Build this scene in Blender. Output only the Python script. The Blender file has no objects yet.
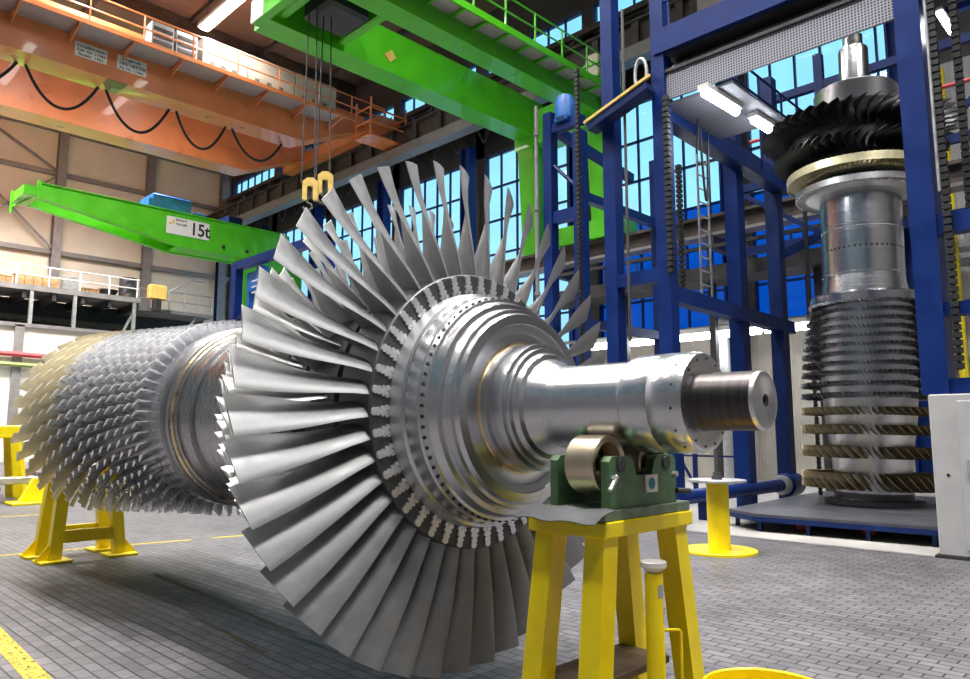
import bpy, math, random
from mathutils import Vector, Matrix
random.seed(7)
S = bpy.context.scene
COL = S.collection
PI = math.pi
R = math.radians

# ------------------------------------------------------------------ materials
def nt(m):
    m.use_nodes = True
    return m.node_tree.nodes, m.node_tree.links

def mat(name, col, rough=.5, metal=0., nscale=6., var=.12, bump=0., stretch=None, rvar=.08, coat=0.):
    m = bpy.data.materials.new(name)
    N, L = nt(m)
    b = N['Principled BSDF']
    b.inputs['Roughness'].default_value = rough
    b.inputs['Metallic'].default_value = metal
    if coat: b.inputs['Coat Weight'].default_value = coat
    tc = N.new('ShaderNodeTexCoord'); mp = N.new('ShaderNodeMapping')
    L.new(tc.outputs['Object'], mp.inputs['Vector'])
    if stretch: mp.inputs['Scale'].default_value = stretch
    n = N.new('ShaderNodeTexNoise'); n.inputs['Scale'].default_value = nscale; n.inputs['Detail'].default_value = 5
    L.new(mp.outputs[0], n.inputs['Vector'])
    cr = N.new('ShaderNodeValToRGB')
    cr.color_ramp.elements[0].position = .3; cr.color_ramp.elements[1].position = .7
    cr.color_ramp.elements[0].color = tuple(c * (1 - var) for c in col) + (1,)
    cr.color_ramp.elements[1].color = tuple(min(1, c * (1 + var)) for c in col) + (1,)
    L.new(n.outputs['Fac'], cr.inputs[0]); L.new(cr.outputs[0], b.inputs['Base Color'])
    if rvar:
        mr = N.new('ShaderNodeMapRange')
        mr.inputs['From Min'].default_value = .3; mr.inputs['From Max'].default_value = .7
        mr.inputs['To Min'].default_value = max(.02, rough - rvar); mr.inputs['To Max'].default_value = rough + rvar
        L.new(n.outputs['Fac'], mr.inputs['Value']); L.new(mr.outputs[0], b.inputs['Roughness'])
    if bump:
        bp = N.new('ShaderNodeBump'); bp.inputs['Strength'].default_value = bump; bp.inputs['Distance'].default_value = .01
        L.new(n.outputs['Fac'], bp.inputs['Height']); L.new(bp.outputs[0], b.inputs['Normal'])
    return m

def emit(name, col, s):
    m = bpy.data.materials.new(name); N, L = nt(m)
    b = N['Principled BSDF']
    b.inputs['Base Color'].default_value = (.9, .9, .9, 1)
    b.inputs['Emission Color'].default_value = col + (1,)
    b.inputs['Emission Strength'].default_value = s
    return m

def glass(name, tint, refl=.08):
    m = bpy.data.materials.new(name); N, L = nt(m)
    out = N['Material Output']; N.remove(N['Principled BSDF'])
    t = N.new('ShaderNodeBsdfTransparent'); g = N.new('ShaderNodeBsdfGlossy'); mx = N.new('ShaderNodeMixShader')
    tc = N.new('ShaderNodeTexCoord'); n = N.new('ShaderNodeTexNoise'); n.inputs['Scale'].default_value = .6
    cr = N.new('ShaderNodeValToRGB')
    cr.color_ramp.elements[0].color = tuple(c * .88 for c in tint) + (1,); cr.color_ramp.elements[1].color = tint + (1,)
    L.new(tc.outputs['Object'], n.inputs['Vector']); L.new(n.outputs['Fac'], cr.inputs[0]); L.new(cr.outputs[0], t.inputs['Color'])
    g.inputs['Roughness'].default_value = .05
    mx.inputs['Fac'].default_value = refl
    L.new(t.outputs[0], mx.inputs[1]); L.new(g.outputs[0], mx.inputs[2]); L.new(mx.outputs[0], out.inputs['Surface'])
    return m

def paving():
    m = bpy.data.materials.new('paving'); N, L = nt(m); b = N['Principled BSDF']
    tc = N.new('ShaderNodeTexCoord'); mp = N.new('ShaderNodeMapping'); mp.inputs['Rotation'].default_value = (0, 0, R(90))
    L.new(tc.outputs['Object'], mp.inputs['Vector'])
    br = N.new('ShaderNodeTexBrick'); br.inputs['Scale'].default_value = 1
    br.inputs['Brick Width'].default_value = .2; br.inputs['Row Height'].default_value = .1
    br.inputs['Mortar Size'].default_value = .0075; br.inputs['Mortar Smooth'].default_value = .3
    br.inputs['Color1'].default_value = (.135, .13, .14, 1); br.inputs['Color2'].default_value = (.09, .087, .095, 1)
    br.inputs['Mortar'].default_value = (.018, .018, .02, 1)
    L.new(mp.outputs[0], br.inputs['Vector'])
    n = N.new('ShaderNodeTexNoise'); n.inputs['Scale'].default_value = .7; n.inputs['Detail'].default_value = 8; n.inputs['Roughness'].default_value = .7
    L.new(tc.outputs['Object'], n.inputs['Vector'])
    cr = N.new('ShaderNodeValToRGB'); cr.color_ramp.elements[0].position = .3; cr.color_ramp.elements[1].position = .75
    cr.color_ramp.elements[0].color = (.75, .75, .75, 1); cr.color_ramp.elements[1].color = (1.5, 1.47, 1.45, 1)
    L.new(n.outputs['Fac'], cr.inputs[0])
    mx = N.new('ShaderNodeMix'); mx.data_type = 'RGBA'; mx.blend_type = 'MULTIPLY'; mx.inputs['Factor'].default_value = 1
    L.new(br.outputs['Color'], mx.inputs['A']); L.new(cr.outputs[0], mx.inputs['B'])
    L.new(mx.outputs['Result'], b.inputs['Base Color'])
    b.inputs['Roughness'].default_value = .5
    bp = N.new('ShaderNodeBump'); bp.inputs['Strength'].default_value = .5; bp.inputs['Distance'].default_value = .004; bp.invert = True
    L.new(br.outputs['Fac'], bp.inputs['Height']); L.new(bp.outputs[0], b.inputs['Normal'])
    return m

def ribbed(name, c1, c2, axis, scale, rough=.5):
    """profiled sheet: ribs along Z, repeating along the axis"""
    m = bpy.data.materials.new(name); N, L = nt(m); b = N['Principled BSDF']
    tc = N.new('ShaderNodeTexCoord')
    w = N.new('ShaderNodeTexWave'); w.wave_type = 'BANDS'; w.bands_direction = axis; w.inputs['Scale'].default_value = scale
    w.inputs['Distortion'].default_value = 0
    L.new(tc.outputs['Object'], w.inputs['Vector'])
    n = N.new('ShaderNodeTexNoise'); n.inputs['Scale'].default_value = .8; n.inputs['Detail'].default_value = 6
    L.new(tc.outputs['Object'], n.inputs['Vector'])
    cr = N.new('ShaderNodeValToRGB'); cr.color_ramp.elements[0].color = c1 + (1,); cr.color_ramp.elements[1].color = c2 + (1,)
    cr.color_ramp.elements[0].position = .3; cr.color_ramp.elements[1].position = .7
    L.new(n.outputs['Fac'], cr.inputs[0]); L.new(cr.outputs[0], b.inputs['Base Color'])
    b.inputs['Roughness'].default_value = rough
    bp = N.new('ShaderNodeBump'); bp.inputs['Strength'].default_value = .6; bp.inputs['Distance'].default_value = .03
    L.new(w.outputs['Fac'], bp.inputs['Height']); L.new(bp.outputs[0], b.inputs['Normal'])
    return m

def gridmesh(name, c_bar, c_hole, scale):
    """perforated sheet"""
    m = bpy.data.materials.new(name); N, L = nt(m); b = N['Principled BSDF']
    tc = N.new('ShaderNodeTexCoord'); mp = N.new('ShaderNodeMapping'); mp.inputs['Scale'].default_value = (scale,) * 3
    v = N.new('ShaderNodeTexVoronoi'); v.inputs['Scale'].default_value = 1; v.inputs['Randomness'].default_value = 0
    L.new(tc.outputs['Object'], mp.inputs['Vector']); L.new(mp.outputs[0], v.inputs['Vector'])
    cr = N.new('ShaderNodeValToRGB'); cr.color_ramp.elements[0].position = .33; cr.color_ramp.elements[1].position = .42
    cr.color_ramp.elements[0].color = c_hole + (1,); cr.color_ramp.elements[1].color = c_bar + (1,)
    L.new(v.outputs['Distance'], cr.inputs[0]); L.new(cr.outputs[0], b.inputs['Base Color'])
    b.inputs['Roughness'].default_value = .5; b.inputs['Metallic'].default_value = .3
    return m

def steel(name, col, rough, axis=1, ring=40., var=.05, bump=.03):
    """turned steel: fine machining rings across the turning axis"""
    st = [.4, .4, .4]; st[axis] = ring
    m = mat(name, col, rough, 1., 1., var, 0., tuple(st), rvar=.025)
    return m

M = {}
M['steel'] = steel('turned_steel', (.64, .645, .67), .25)
M['steel_rough'] = steel('satin_steel', (.60, .605, .63), .33)
M['steel_dark'] = steel('dark_turned_steel', (.075, .066, .066), .36, var=.25)
M['drum'] = steel('drum_steel', (.42, .42, .43), .27, var=.15)
M['gold'] = mat('seal_brass', (.72, .58, .38), .3, 1, 8)
M['rim'] = mat('rim_dark', (.115, .115, .12), .5, .8, 30, .2)
M['steel_matt'] = steel('matt_turned_steel', (.62, .63, .65), .5)
M['blade'] = mat('blade_grey', (.34, .345, .355), .50, .7, 9, .12)
M['blade_bright'] = mat('blade_bright', (.55, .55, .55), .38, .8, 12, .1)
M['cblade'] = mat('compressor_steel', (.86, .87, .90), .30, .72, 14, .08)
M['cgold'] = mat('compressor_coated', (.92, .85, .66), .42, .4, 14, .1)
M['vdark'] = mat('fan_dark', (.055, .058, .06), .36, .8, 12, .25)
M['vgold'] = mat('disc_ivory', (.80, .72, .45), .4, .55, 12, .12)
M['vbronze'] = mat('blade_bronze', (.30, .245, .15), .4, .8, 10, .25)
M['root'] = mat('root_bright', (.88, .88, .90), .32, .7, 40, .12)
M['hole'] = mat('hole_black', (.01, .01, .01), .6)
M['yellow'] = mat('yellow_paint', (.98, .74, .002), .38, 0, 5, .08, rvar=.08)
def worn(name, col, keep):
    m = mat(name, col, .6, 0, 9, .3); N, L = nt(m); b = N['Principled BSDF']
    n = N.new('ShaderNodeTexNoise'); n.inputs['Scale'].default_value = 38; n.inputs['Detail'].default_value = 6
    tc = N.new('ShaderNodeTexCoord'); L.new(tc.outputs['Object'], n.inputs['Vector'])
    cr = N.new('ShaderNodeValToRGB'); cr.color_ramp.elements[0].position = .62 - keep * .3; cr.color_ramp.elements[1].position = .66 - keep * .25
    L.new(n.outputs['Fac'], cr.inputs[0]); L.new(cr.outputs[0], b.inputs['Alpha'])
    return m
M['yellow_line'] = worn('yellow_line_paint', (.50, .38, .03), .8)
M['faint_line'] = worn('faint_line_paint', (.26, .22, .09), .25)  # darker, sparser colour for the two thin floor lines
M['wood'] = mat('brown_board', (.13, .085, .05), .6, 0, 8, .3, .2, (1, 6, 6))
M['green_block'] = mat('green_enamel', (.085, .17, .075), .42, 0, 14, .25)
M['green_base'] = mat('green_worn', (.16, .22, .14), .4, .3, 20, .3)
M['brass_roller'] = steel('roller_steel', (.62, .52, .38), .32, ring=80)
M['sheet'] = mat('grey_sheet', (.05, .052, .058), .65, 0, 12, .15, .2)
M['white'] = mat('white_plastic', (.72, .72, .70), .45, 0, 20, .08)
M['paper'] = mat('white_sign', (.78, .77, .73), .5, 0, 10, .05)
M['ink'] = mat('black_ink', (.02, .02, .02), .6)
M['logo_blue'] = mat('blue_print', (.02, .22, .33), .5)
M['logo_yellow'] = mat('yellow_print', (.8, .5, .05), .5)
M['red'] = mat('red_paint', (.55, .05, .06), .5)
M['blue'] = mat('blue_paint', (.0015, .020, .135), .45, 0, 2, .2)
M['blue_deep'] = mat('blue_paint_deep', (.004, .017, .09), .42, 0, 2, .2)
M['blue_bright'] = mat('blue_machine', (.02, .12, .42), .4, 0, 4, .2)
M['green'] = mat('crane_green', (.08, .50, .008), .36, 0, 1.5, .12, coat=.3)
M['orange'] = mat('crane_orange', (.72, .22, .075), .34, 0, 1.2, .1, coat=.25)
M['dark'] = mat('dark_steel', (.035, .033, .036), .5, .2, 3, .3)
M['brown_steel'] = mat('brown_steel', (.075, .06, .055), .5, .2, 3, .3)
M['lightsteel'] = mat('grey_steelwork', (.24, .23, .23), .5, .3, 3, .15)
M['galv'] = mat('galvanised', (.45, .46, .46), .42, .6, 6, .15)
M['ceil'] = mat('ceiling_brown', (.17, .125, .095), .7, 0, .6, .2)
M['cream'] = ribbed('cream_cladding', (.78, .71, .58), (.88, .81, .69), 'Z', 5., .5)
M['beige'] = ribbed('beige_cladding', (.36, .33, .285), (.44, .41, .355), 'Y', 5., .5)
M['greywall'] = ribbed('grey_cladding', (.42, .43, .45), (.52, .53, .55), 'Y', 4., .5)
M['white_wall'] = mat('white_partition', (.74, .71, .64), .6, 0, .5, .06)
M['darkwall'] = mat('dark_wall', (.05, .045, .05), .6, 0, .7, .3)
for k_ in ('blue', 'blue_deep'): M[k_].node_tree.nodes['Principled BSDF'].inputs['Specular IOR Level'].default_value = .25
M['pav'] = paving()
M['hallwall'] = ribbed('grey_hall_cladding', (.10, .10, .11), (.14, .14, .15), 'Y', 3., .6)
M['apron'] = mat('pale_concrete', (.40, .385, .365), .55, 0, 1.2, .12)
M['mesh'] = gridmesh('perforated_sheet', (.30, .31, .36), (.05, .05, .07), 22.)
M['mesh2'] = gridmesh('perforated_sheet_bright', (.50, .50, .52), (.02, .02, .03), 16.)
M['grating'] = mat('pale_grating', (.42, .38, .36), .5, .3, 40, .25)
M['cabinet'] = mat('cabinet_beige', (.62, .56, .46), .45, 0, 4, .07)
M['grey_cab'] = mat('cabinet_grey', (.46, .46, .47), .42, .1, 3, .07)
M['platform'] = mat('platform_grey', (.10, .10, .12), .42, .4, 4, .15)
M['black'] = mat('black_rubber', (.012, .012, .013), .5)
M['rope'] = mat('wire_rope', (.06, .055, .06), .5, .5)
M['hookyel'] = mat('hook_yellow', (.70, .48, .13), .45, 0, 6, .15)
M['crate'] = mat('crate_wood', (.45, .27, .13), .6, 0, 6, .25)
M['lamp'] = emit('lamp_tube', (1., .97, .93), 14.)
M['lamp_hall'] = emit('hall_lamp_tube', (1., .97, .93), 22.)
M['lamp_cool'] = emit('cool_lamp_tube', (.93, .97, 1.), 18.)
M['pane'] = glass('window_glass', (.93, .97, 1.), .06)
M['pane_dimmed'] = glass('dimming_glass', (.44, .40, .37), .05)  # grey tint in the glass dims the sky light from the left
M['vsteel'] = mat('dark_blade_steel', (.30, .30, .32), .3, 1, 14, .1)
M['pane_blue'] = glass('blue_film_glass', (.06, .28, .62), .06)
M['pipe_yellow'] = mat('gas_yellow', (.75, .62, .03), .4)
M['olive'] = mat('olive_green', (.25, .33, .1), .5)
M['slatgrey'] = mat('pallet_grey', (.20, .18, .17), .6, 0, 8, .3)

# ------------------------------------------------------------------ mesh builder
class MB:
    def __init__(s): s.v = []; s.f = []; s.m = []
    def add(s, vs, fs, mi=0):
        o = len(s.v); s.v += [tuple(p) for p in vs]
        s.f += [tuple(i + o for i in f) for f in fs]; s.m += [mi] * len(fs)
        return s
    def box(s, x0, x1, y0, y1, z0, z1, mi=0):
        v = [(x, y, z) for x in (x0, x1) for y in (y0, y1) for z in (z0, z1)]
        return s.add(v, [(0, 1, 3, 2), (4, 6, 7, 5), (0, 4, 5, 1), (2, 3, 7, 6), (0, 2, 6, 4), (1, 5, 7, 3)], mi)
    def bevbox(s, x0, x1, y0, y1, z0, z1, b=.01, mi=0):
        pts = [(x0 + b, y0), (x1 - b, y0), (x1, y0 + b), (x1, y1 - b), (x1 - b, y1), (x0 + b, y1), (x0, y1 - b), (x0, y0 + b)]
        cx, cy = (x0 + x1) / 2, (y0 + y1) / 2
        def ins(p): return (p[0] + (b if p[0] < cx else -b) , p[1] + (b if p[1] < cy else -b))
        rings = [[(*ins(p), z0) for p in pts], [(*p, z0 + b) for p in pts], [(*p, z1 - b) for p in pts], [(*ins(p), z1) for p in pts]]
        return s.loft(rings, mi)
    def loft(s, rings, mi=0, caps=True, closed=True):
        n = len(rings[0]); v = [p for r in rings for p in r]; f = []
        for k in range(len(rings) - 1):
            for i in range(n if closed else n - 1):
                j = (i + 1) % n
                f.append((k * n + i, k * n + j, (k + 1) * n + j, (k + 1) * n + i))
        if caps:
            f.append(tuple(range(n - 1, -1, -1))); f.append(tuple((len(rings) - 1) * n + i for i in range(n)))
        return s.add(v, f, mi)
    def beam(s, p, q, w, h=None, mi=0, up=(0, 0, 1)):
        p = Vector(p); q = Vector(q); d = (q - p).normalized(); u = Vector(up)
        if abs(d.dot(u)) > .99: u = Vector((0, 1, 0))
        a = d.cross(u).normalized(); b = a.cross(d).normalized(); h = w if h is None else h
        off = [a * (w / 2) * i + b * (h / 2) * j for i, j in ((-1, -1), (1, -1), (1, 1), (-1, 1))]
        return s.loft([[p + o for o in off], [q + o for o in off]], mi)
    def ibeam(s, p, q, w, h, t=None, mi=0, up=(0, 0, 1)):
        p = Vector(p); q = Vector(q); d = (q - p).normalized(); u = Vector(up)
        if abs(d.dot(u)) > .99: u = Vector((0, 1, 0))
        a = d.cross(u).normalized(); b = a.cross(d).normalized(); t = t or min(w, h) * .12
        o = [(-w/2, -h/2), (w/2, -h/2), (w/2, -h/2+t), (t/2, -h/2+t), (t/2, h/2-t), (w/2, h/2-t), (w/2, h/2), (-w/2, h/2), (-w/2, h/2-t), (-t/2, h/2-t), (-t/2, -h/2+t), (-w/2, -h/2+t)]
        return s.loft([[p + a*i + b*j for i, j in o], [q + a*i + b*j for i, j in o]], mi)
    def tube(s, path, r, n=8, mi=0, closed=False):
        P = [Vector(p) for p in path]; rings = []; pa = None
        for i, p in enumerate(P):
            d = (P[min(i + 1, len(P) - 1)] - P[max(i - 1, 0)]).normalized()
            if pa is None:
                u = Vector((0, 0, 1)) if abs(d.z) < .9 else Vector((1, 0, 0))
                a = d.cross(u).normalized()
            else:
                a = (pa - d * pa.dot(d)).normalized()
            b = d.cross(a); pa = a
            rings.append([p + (a * math.cos(2*PI*k/n) + b * math.sin(2*PI*k/n)) * r for k in range(n)])
        return s.loft(rings, mi)
    def lathe(s, prof, axis='y', c=(0, 0, 0), n=64, mi=0, closed=False):
        """prof: list of (position along axis, radius[, material])"""
        o = len(s.v); rings = []
        for a, r in [(q[0], q[1]) for q in prof]:
            for k in range(n):
                t = 2 * PI * k / n; x = r * math.cos(t); y = r * math.sin(t)
                p = (x, a, y) if axis == 'y' else ((x, y, a) if axis == 'z' else (a, x, y))
                s.v.append((p[0] + c[0], p[1] + c[1], p[2] + c[2]))
        m = len(prof); rng = range(m if closed else m - 1)
        for k in rng:
            k2 = (k + 1) % m
            mm = prof[k2][2] if len(prof[k2]) > 2 else mi
            for i in range(n):
                j = (i + 1) % n
                s.f.append((o + k*n + i, o + k*n + j, o + k2*n + j, o + k2*n + i)); s.m.append(mm)
        if not closed:
            for k in (0, m - 1):
                if prof[k][1] > 1e-5:
                    s.f.append(tuple(o + k*n + i for i in range(n))); s.m.append(mi)
        return s
    def prism(s, poly, o, u, w, t, mi=0):
        """extrude the 2D outline poly (in axes u,w from o) by the vector t"""
        o = Vector(o); u = Vector(u); w = Vector(w); t = Vector(t)
        a = [o + u*x + w*y for x, y in poly]
        return s.loft([a, [p + t for p in a]], mi)
    def build(s, name, mats, parent=None, smooth=35, loc=None):
        me = bpy.data.meshes.new(name); me.from_pydata(s.v, [], s.f)
        ms = mats if isinstance(mats, (list, tuple)) else [mats]
        for x in ms: me.materials.append(M[x] if isinstance(x, str) else x)
        if len(ms) > 1: me.polygons.foreach_set('material_index', s.m)
        import bmesh
        bm = bmesh.new(); bm.from_mesh(me); bmesh.ops.recalc_face_normals(bm, faces=bm.faces); bm.to_mesh(me); bm.free()
        if smooth:
            me.polygons.foreach_set('use_smooth', [True] * len(me.polygons))
            me.set_sharp_from_angle(angle=R(smooth))
        me.update()
        o = bpy.data.objects.new(name, me); COL.objects.link(o)
        if parent: o.parent = parent
        if loc: o.location = loc
        return o

def tag(o, label, cat, group=None, kind=None):
    o['label'] = label; o['category'] = cat
    if group: o['group'] = group
    if kind: o['kind'] = kind
    return o
def thing(name, label, cat, loc=(0, 0, 0), group=None, rot=(0, 0, 0)):
    o = bpy.data.objects.new(name, None); COL.objects.link(o); o.empty_display_size = .2
    o.location = loc; o.rotation_euler = rot
    return tag(o, label, cat, group)
def struct(mb, name, mats, parent=None, smooth=35):
    o = mb.build(name, mats, parent, smooth)
    if not parent: o['kind'] = 'structure'
    return o
def copy_tree(o, parent=None):
    c = o.copy(); COL.objects.link(c)
    if parent: c.parent = parent
    for ch in list(o.children): copy_tree(ch, c)
    return c
def text(body, size, loc, rot, m, parent, name='lettering', ext=.002, align='LEFT', width=None):
    cu = bpy.data.curves.new(name, 'FONT'); cu.body = body; cu.size = size; cu.extrude = ext; cu.offset = size * .022; cu.align_x = align
    tmp = bpy.data.objects.new('tmp_text', cu); COL.objects.link(tmp)
    bpy.context.view_layer.update()
    me = bpy.data.meshes.new_from_object(tmp.evaluated_get(bpy.context.evaluated_depsgraph_get()))
    bpy.data.objects.remove(tmp)
    if width:
        xs = [v.co.x for v in me.vertices]; k = width / (max(xs) - min(xs))
        for v in me.vertices: v.co.x *= k
    me.materials.clear(); me.materials.append(M[m])
    o = bpy.data.objects.new(name, me); COL.objects.link(o); o.location = loc; o.rotation_euler = rot
    if parent: o.parent = parent
    return o

# ------------------------------------------------------------------ camera
cam = bpy.data.cameras.new('camera'); co = bpy.data.objects.new('camera', cam); COL.objects.link(co)
PITCH = math.atan((432 - 339.5) / 730.); YAW = R(45.4)
co.location = (0, 0, 1.6); co.rotation_euler = (PI/2 + PITCH, 0, -YAW)
cam.sensor_fit = 'HORIZONTAL'; cam.sensor_width = 36.; cam.lens = 36. * 730. / 970.; cam.clip_end = 300; cam.clip_start = .05
S.camera = co

# ------------------------------------------------------------------ turbine rotor pieces
def airfoil(c, t, camber, n=9):
    up = []; lo = []
    for i in range(n):
        u = .5 * (1 - math.cos(PI * i / (n - 1)))
        th = t * 2.2 * (math.sqrt(u) * (1 - u) * 1.1 + .12 * u * (1 - u)) + t * .1 * (1 - abs(2*u-1))
        cm = camber * 4 * u * (1 - u)
        s = (u - .5) * c
        up.append((s, cm + th / 2)); lo.append((s, cm - th / 2))
    return up + lo[-2:0:-1]
def blade_rings(rs, chord, thick, camber, beta, y0=0., n=7, lean=0.):
    rings = []
    for k, r in enumerate(rs):
        b = R(beta[k]); sn, cs = math.sin(b), math.cos(b); ring = []
        for s_, n_ in airfoil(chord[k], thick[k], camber[k], n):
            ring.append((s_ * sn + n_ * cs + lean * (r - rs[0]), y0 + s_ * cs - n_ * sn, r))
        rings.append(ring)
    return rings
def blade_mesh(name, m, *a, **k):
    mb = MB(); mb.loft(blade_rings(*a, **k))
    return mb.build(name, m, None, 50)
def ring_of(first, count, parent, keep=True, offset=0., name=None):
    """copies of one blade round the axis"""
    out = [first]; first.parent = parent; first.rotation_euler = (0, offset, 0)
    for i in range(1, count):
        c = copy_tree(first, parent); c.rotation_euler = (0, offset + 2 * PI * i / count, 0); out.append(c)
    return out
def many_blades(mb, count, rings, offset=0., mi=0):
    for i in range(count):
        a = offset + 2 * PI * i / count; ca, sa = math.cos(a), math.sin(a)
        mb.loft([[(x*ca + z*sa, y, -x*sa + z*ca) for x, y, z in r] for r in rings], mi)
def lin(a, b, n): return [a + (b - a) * i / (n - 1) for i in range(n)]

AX, AZ = 3.3, 1.745
rotor = thing('turbine_rotor', 'huge bare steel turbine rotor lying horizontally across yellow trestles in the foreground', 'turbine rotor', (AX, 0, AZ))
N4 = 43
# hub with machined steps, towards the viewer
hub = MB()
prof = [(3.60, .72), (3.29, .735), (3.20, .722, 3), (3.192, .705), (3.10, .694), (3.094, .682), (3.055, .672), (3.05, .655), (3.0, .634), (2.994, .605), (2.935, .592),
        (2.930, .572), (2.90, .560), (2.897, .505), (2.912, .50), (2.916, .455), (2.932, .45), (2.935, .398), (2.932, .382, 1), (2.925, .376, 1), (2.772, .371), (2.762, .369),
        (2.758, .345), (2.734, .342), (2.730, .316), (2.700, .303), (2.690, .275), (2.645, .255), (2.62, .240), (2.595, .2345)]
hub.lathe(prof, n=128)
for i in range(72):            # row of drilled holes round the hub
    a = 2 * PI * i / 72; r = .682; c = Vector((r * math.cos(a), 3.074, r * math.sin(a)))
    d = Vector((math.cos(a), 0, math.sin(a))); t = Vector((-math.sin(a), 0, math.cos(a))); y = Vector((0, 1, 0))
    hub.loft([[c + d * h + (t * math.cos(q * PI/4) + y * math.sin(q * PI/4)) * .0105 for q in range(8)] for h in (-.02, .0015)], 2)
hub.build('stepped_hub', ['steel', 'gold', 'hole', 'steel_matt'], rotor)
# shaft journal, coupling flange, stub
MB().lathe([(2.60, .2345), (2.57, .226), (2.14, .225), (2.125, .222), (2.10, .222)], n=96).build('shaft', 'steel', rotor)
fl = MB().lathe([(2.10, .215), (2.095, .242), (2.085, .250), (1.93, .251), (1.927, .2495), (1.924, .251), (1.765, .251), (1.742, .239), (1.738, .20), (1.742, .18), (1.742, .135)], n=96)
for i in range(14):
    a = 2 * PI * (i + .3) / 14
    d = Vector((math.cos(a), 0, math.sin(a))); t = Vector((-math.sin(a), 0, math.cos(a))); y = Vector((0, 1, 0))
    c = d * .251 + y * 1.79
    fl.loft([[c + d * h + (t * math.cos(q * PI/4) + y * math.sin(q * PI/4)) * .0075 for q in range(8)] for h in (-.02, .001)], 1)
    c = d * .215 + y * 1.739
    fl.loft([[c + y * h + (t * math.cos(q * PI/4) + d * math.sin(q * PI/4)) * .006 for q in range(8)] for h in (.02, -.003)], 1)
fl.build('coupling_flange', ['steel', 'hole'], rotor)
MB().lathe([(1.745, .146), (1.735, .140), (1.465, .1385), (1.461, .136)], n=80).build('shaft_end', 'steel_dark', rotor)['label'] = 'dark brown machined stub'
ef = MB().lathe([(1.463, .1385), (1.445, .132), (1.443, .10), (1.446, .095), (1.443, .03), (1.45, .018, 1), (1.475, .016, 1), (1.475, .001, 1)], n=80)
ef.build('end_face', ['steel_rough', 'hole'], rotor)['label'] = 'pale round end face'
# last turbine row
MB().lathe([(3.60, .60), (3.60, .862), (3.305, .862), (3.297, .855), (3.297, .70)], n=132).build('disc_rim', 'rim', rotor)['label'] = 'dark disc rim'
nsec = 8
rs = lin(.852, 1.612, nsec)
b0 = blade_mesh('turbine_blade', 'blade', rs, [.285, .278, .270, .262, .256, .254, .252, .25], lin(.036, .009, nsec), lin(.045, .005, nsec),
                [12, 16, 23, 32, 41, 49, 55, 59], y0=3.45, n=9)
rt = MB()
half = [(.735, .017), (.745, .0265), (.757, .027), (.765, .014), (.775, .0225), (.787, .023), (.795, .0115), (.806, .018), (.816, .0185), (.824, .0125), (.832, .017), (.846, .017), (.856, .008)]
half = [(r, w * 1.35) for r, w in half]
rt.prism([(w, r) for r, w in half] + [(-w, r) for r, w in reversed(half)], (0, 3.299, 0), (1, 0, 0), (0, 0, 1), (0, -.012, 0))
ro = rt.build('blade_root', 'root', b0, 0); ro['label'] = 'bright fir-tree shaped blade root'
ring_of(b0, N4, rotor)
# platform collars between blades
# third row (behind), standing free
MB().lathe([(4.02, .55), (4.02, .835), (3.68, .845), (3.68, .55)], n=96).build('rear_disc', 'rim', rotor)
n2 = 6
b3 = blade_mesh('rear_turbine_blade', 'blade_bright', lin(.83, 1.42, n2), lin(.22, .19, n2), lin(.03, .010, n2), lin(.04, .008, n2), lin(-10, 56, n2), y0=3.86)
ring_of(b3, 48, rotor, offset=.05)
ib = MB()
many_blades(ib, 56, blade_rings(lin(.80, 1.27, 4), lin(.18, .17, 4), lin(.03, .014, 4), lin(.03, .01, 4), lin(0, 52, 4), y0=4.24))
many_blades(ib, 60, blade_rings(lin(.78, 1.13, 4), lin(.16, .15, 4), lin(.03, .016, 4), lin(.03, .01, 4), lin(10, 50, 4), y0=4.58), .03)
o = ib.build('inner_turbine_blades', 'blade_bright', rotor, 50); o['kind'] = 'stuff'
MB().lathe([(4.72, .5), (4.72, .80), (4.44, .80), (4.44, .76), (4.38, .76), (4.38, .81), (4.1, .82), (4.1, .5)], n=96).build('inner_disc', 'rim', rotor)
# drum between turbine and compressor
MB().lathe([(4.70, .74), (5.74, .742), (5.75, .715), (5.90, .715), (5.91, .742), (6.12, .750), (6.14, .772), (6.19, .772), (6.195, .792), (6.30, .792), (6.31, .815), (6.50, .818), (6.52, .80), (6.60, .79)], n=128).build('drum', 'drum', rotor)
MB().lathe([(6.135, .76), (6.13, .780), (6.165, .788), (6.17, .772)], n=128, closed=True).build('seal_ring', 'gold', rotor)['label'] = 'brass coloured seal ring'
# compressor drum and blades
MB().lathe([(6.55, .795), (7.5, .75), (8.4, .70), (9.3, .60), (9.95, .51), (10.13, .48), (10.15, .33), (10.25, .30), (10.27, .20), (10.85, .20)], n=96).build('compressor_drum', 'steel_rough', rotor)
rows = []; y = 6.60
for i in range(14):
    f = i / 13.; rows.append((y, .795 - .25 * f ** 1.3, .922 + .19 * f ** 1.4, .165 + .125 * f, int(60 - 28 * f))); y += .193 + .115 * f
Y_LAST = rows[-1][0]
kept = 0
rest = MB()
for i, (yy, r0, r1, ch, cnt) in enumerate(rows):
    args = (lin(r0 - .02, r1, 3), [ch, ch * .98, ch * .95], [.030, .030, .030], [.018, .016, .012], [-16, -22, -27])
    off = i * .045
    if i in (0, 13):
        bl = blade_mesh('compressor_blade', 'cblade' if i == 0 else 'cgold', *args, y0=yy, n=5)
        cnt = 60 if i == 0 else 32
        ring_of(bl, cnt, rotor, offset=off)
    else:
        many_blades(rest, cnt, blade_rings(*args, y0=yy, n=5), off, 1 if i >= 10 else 0)
o = rest.build('compressor_blades', ['cblade', 'cgold'], rotor, 50); o['kind'] = 'stuff'

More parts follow.
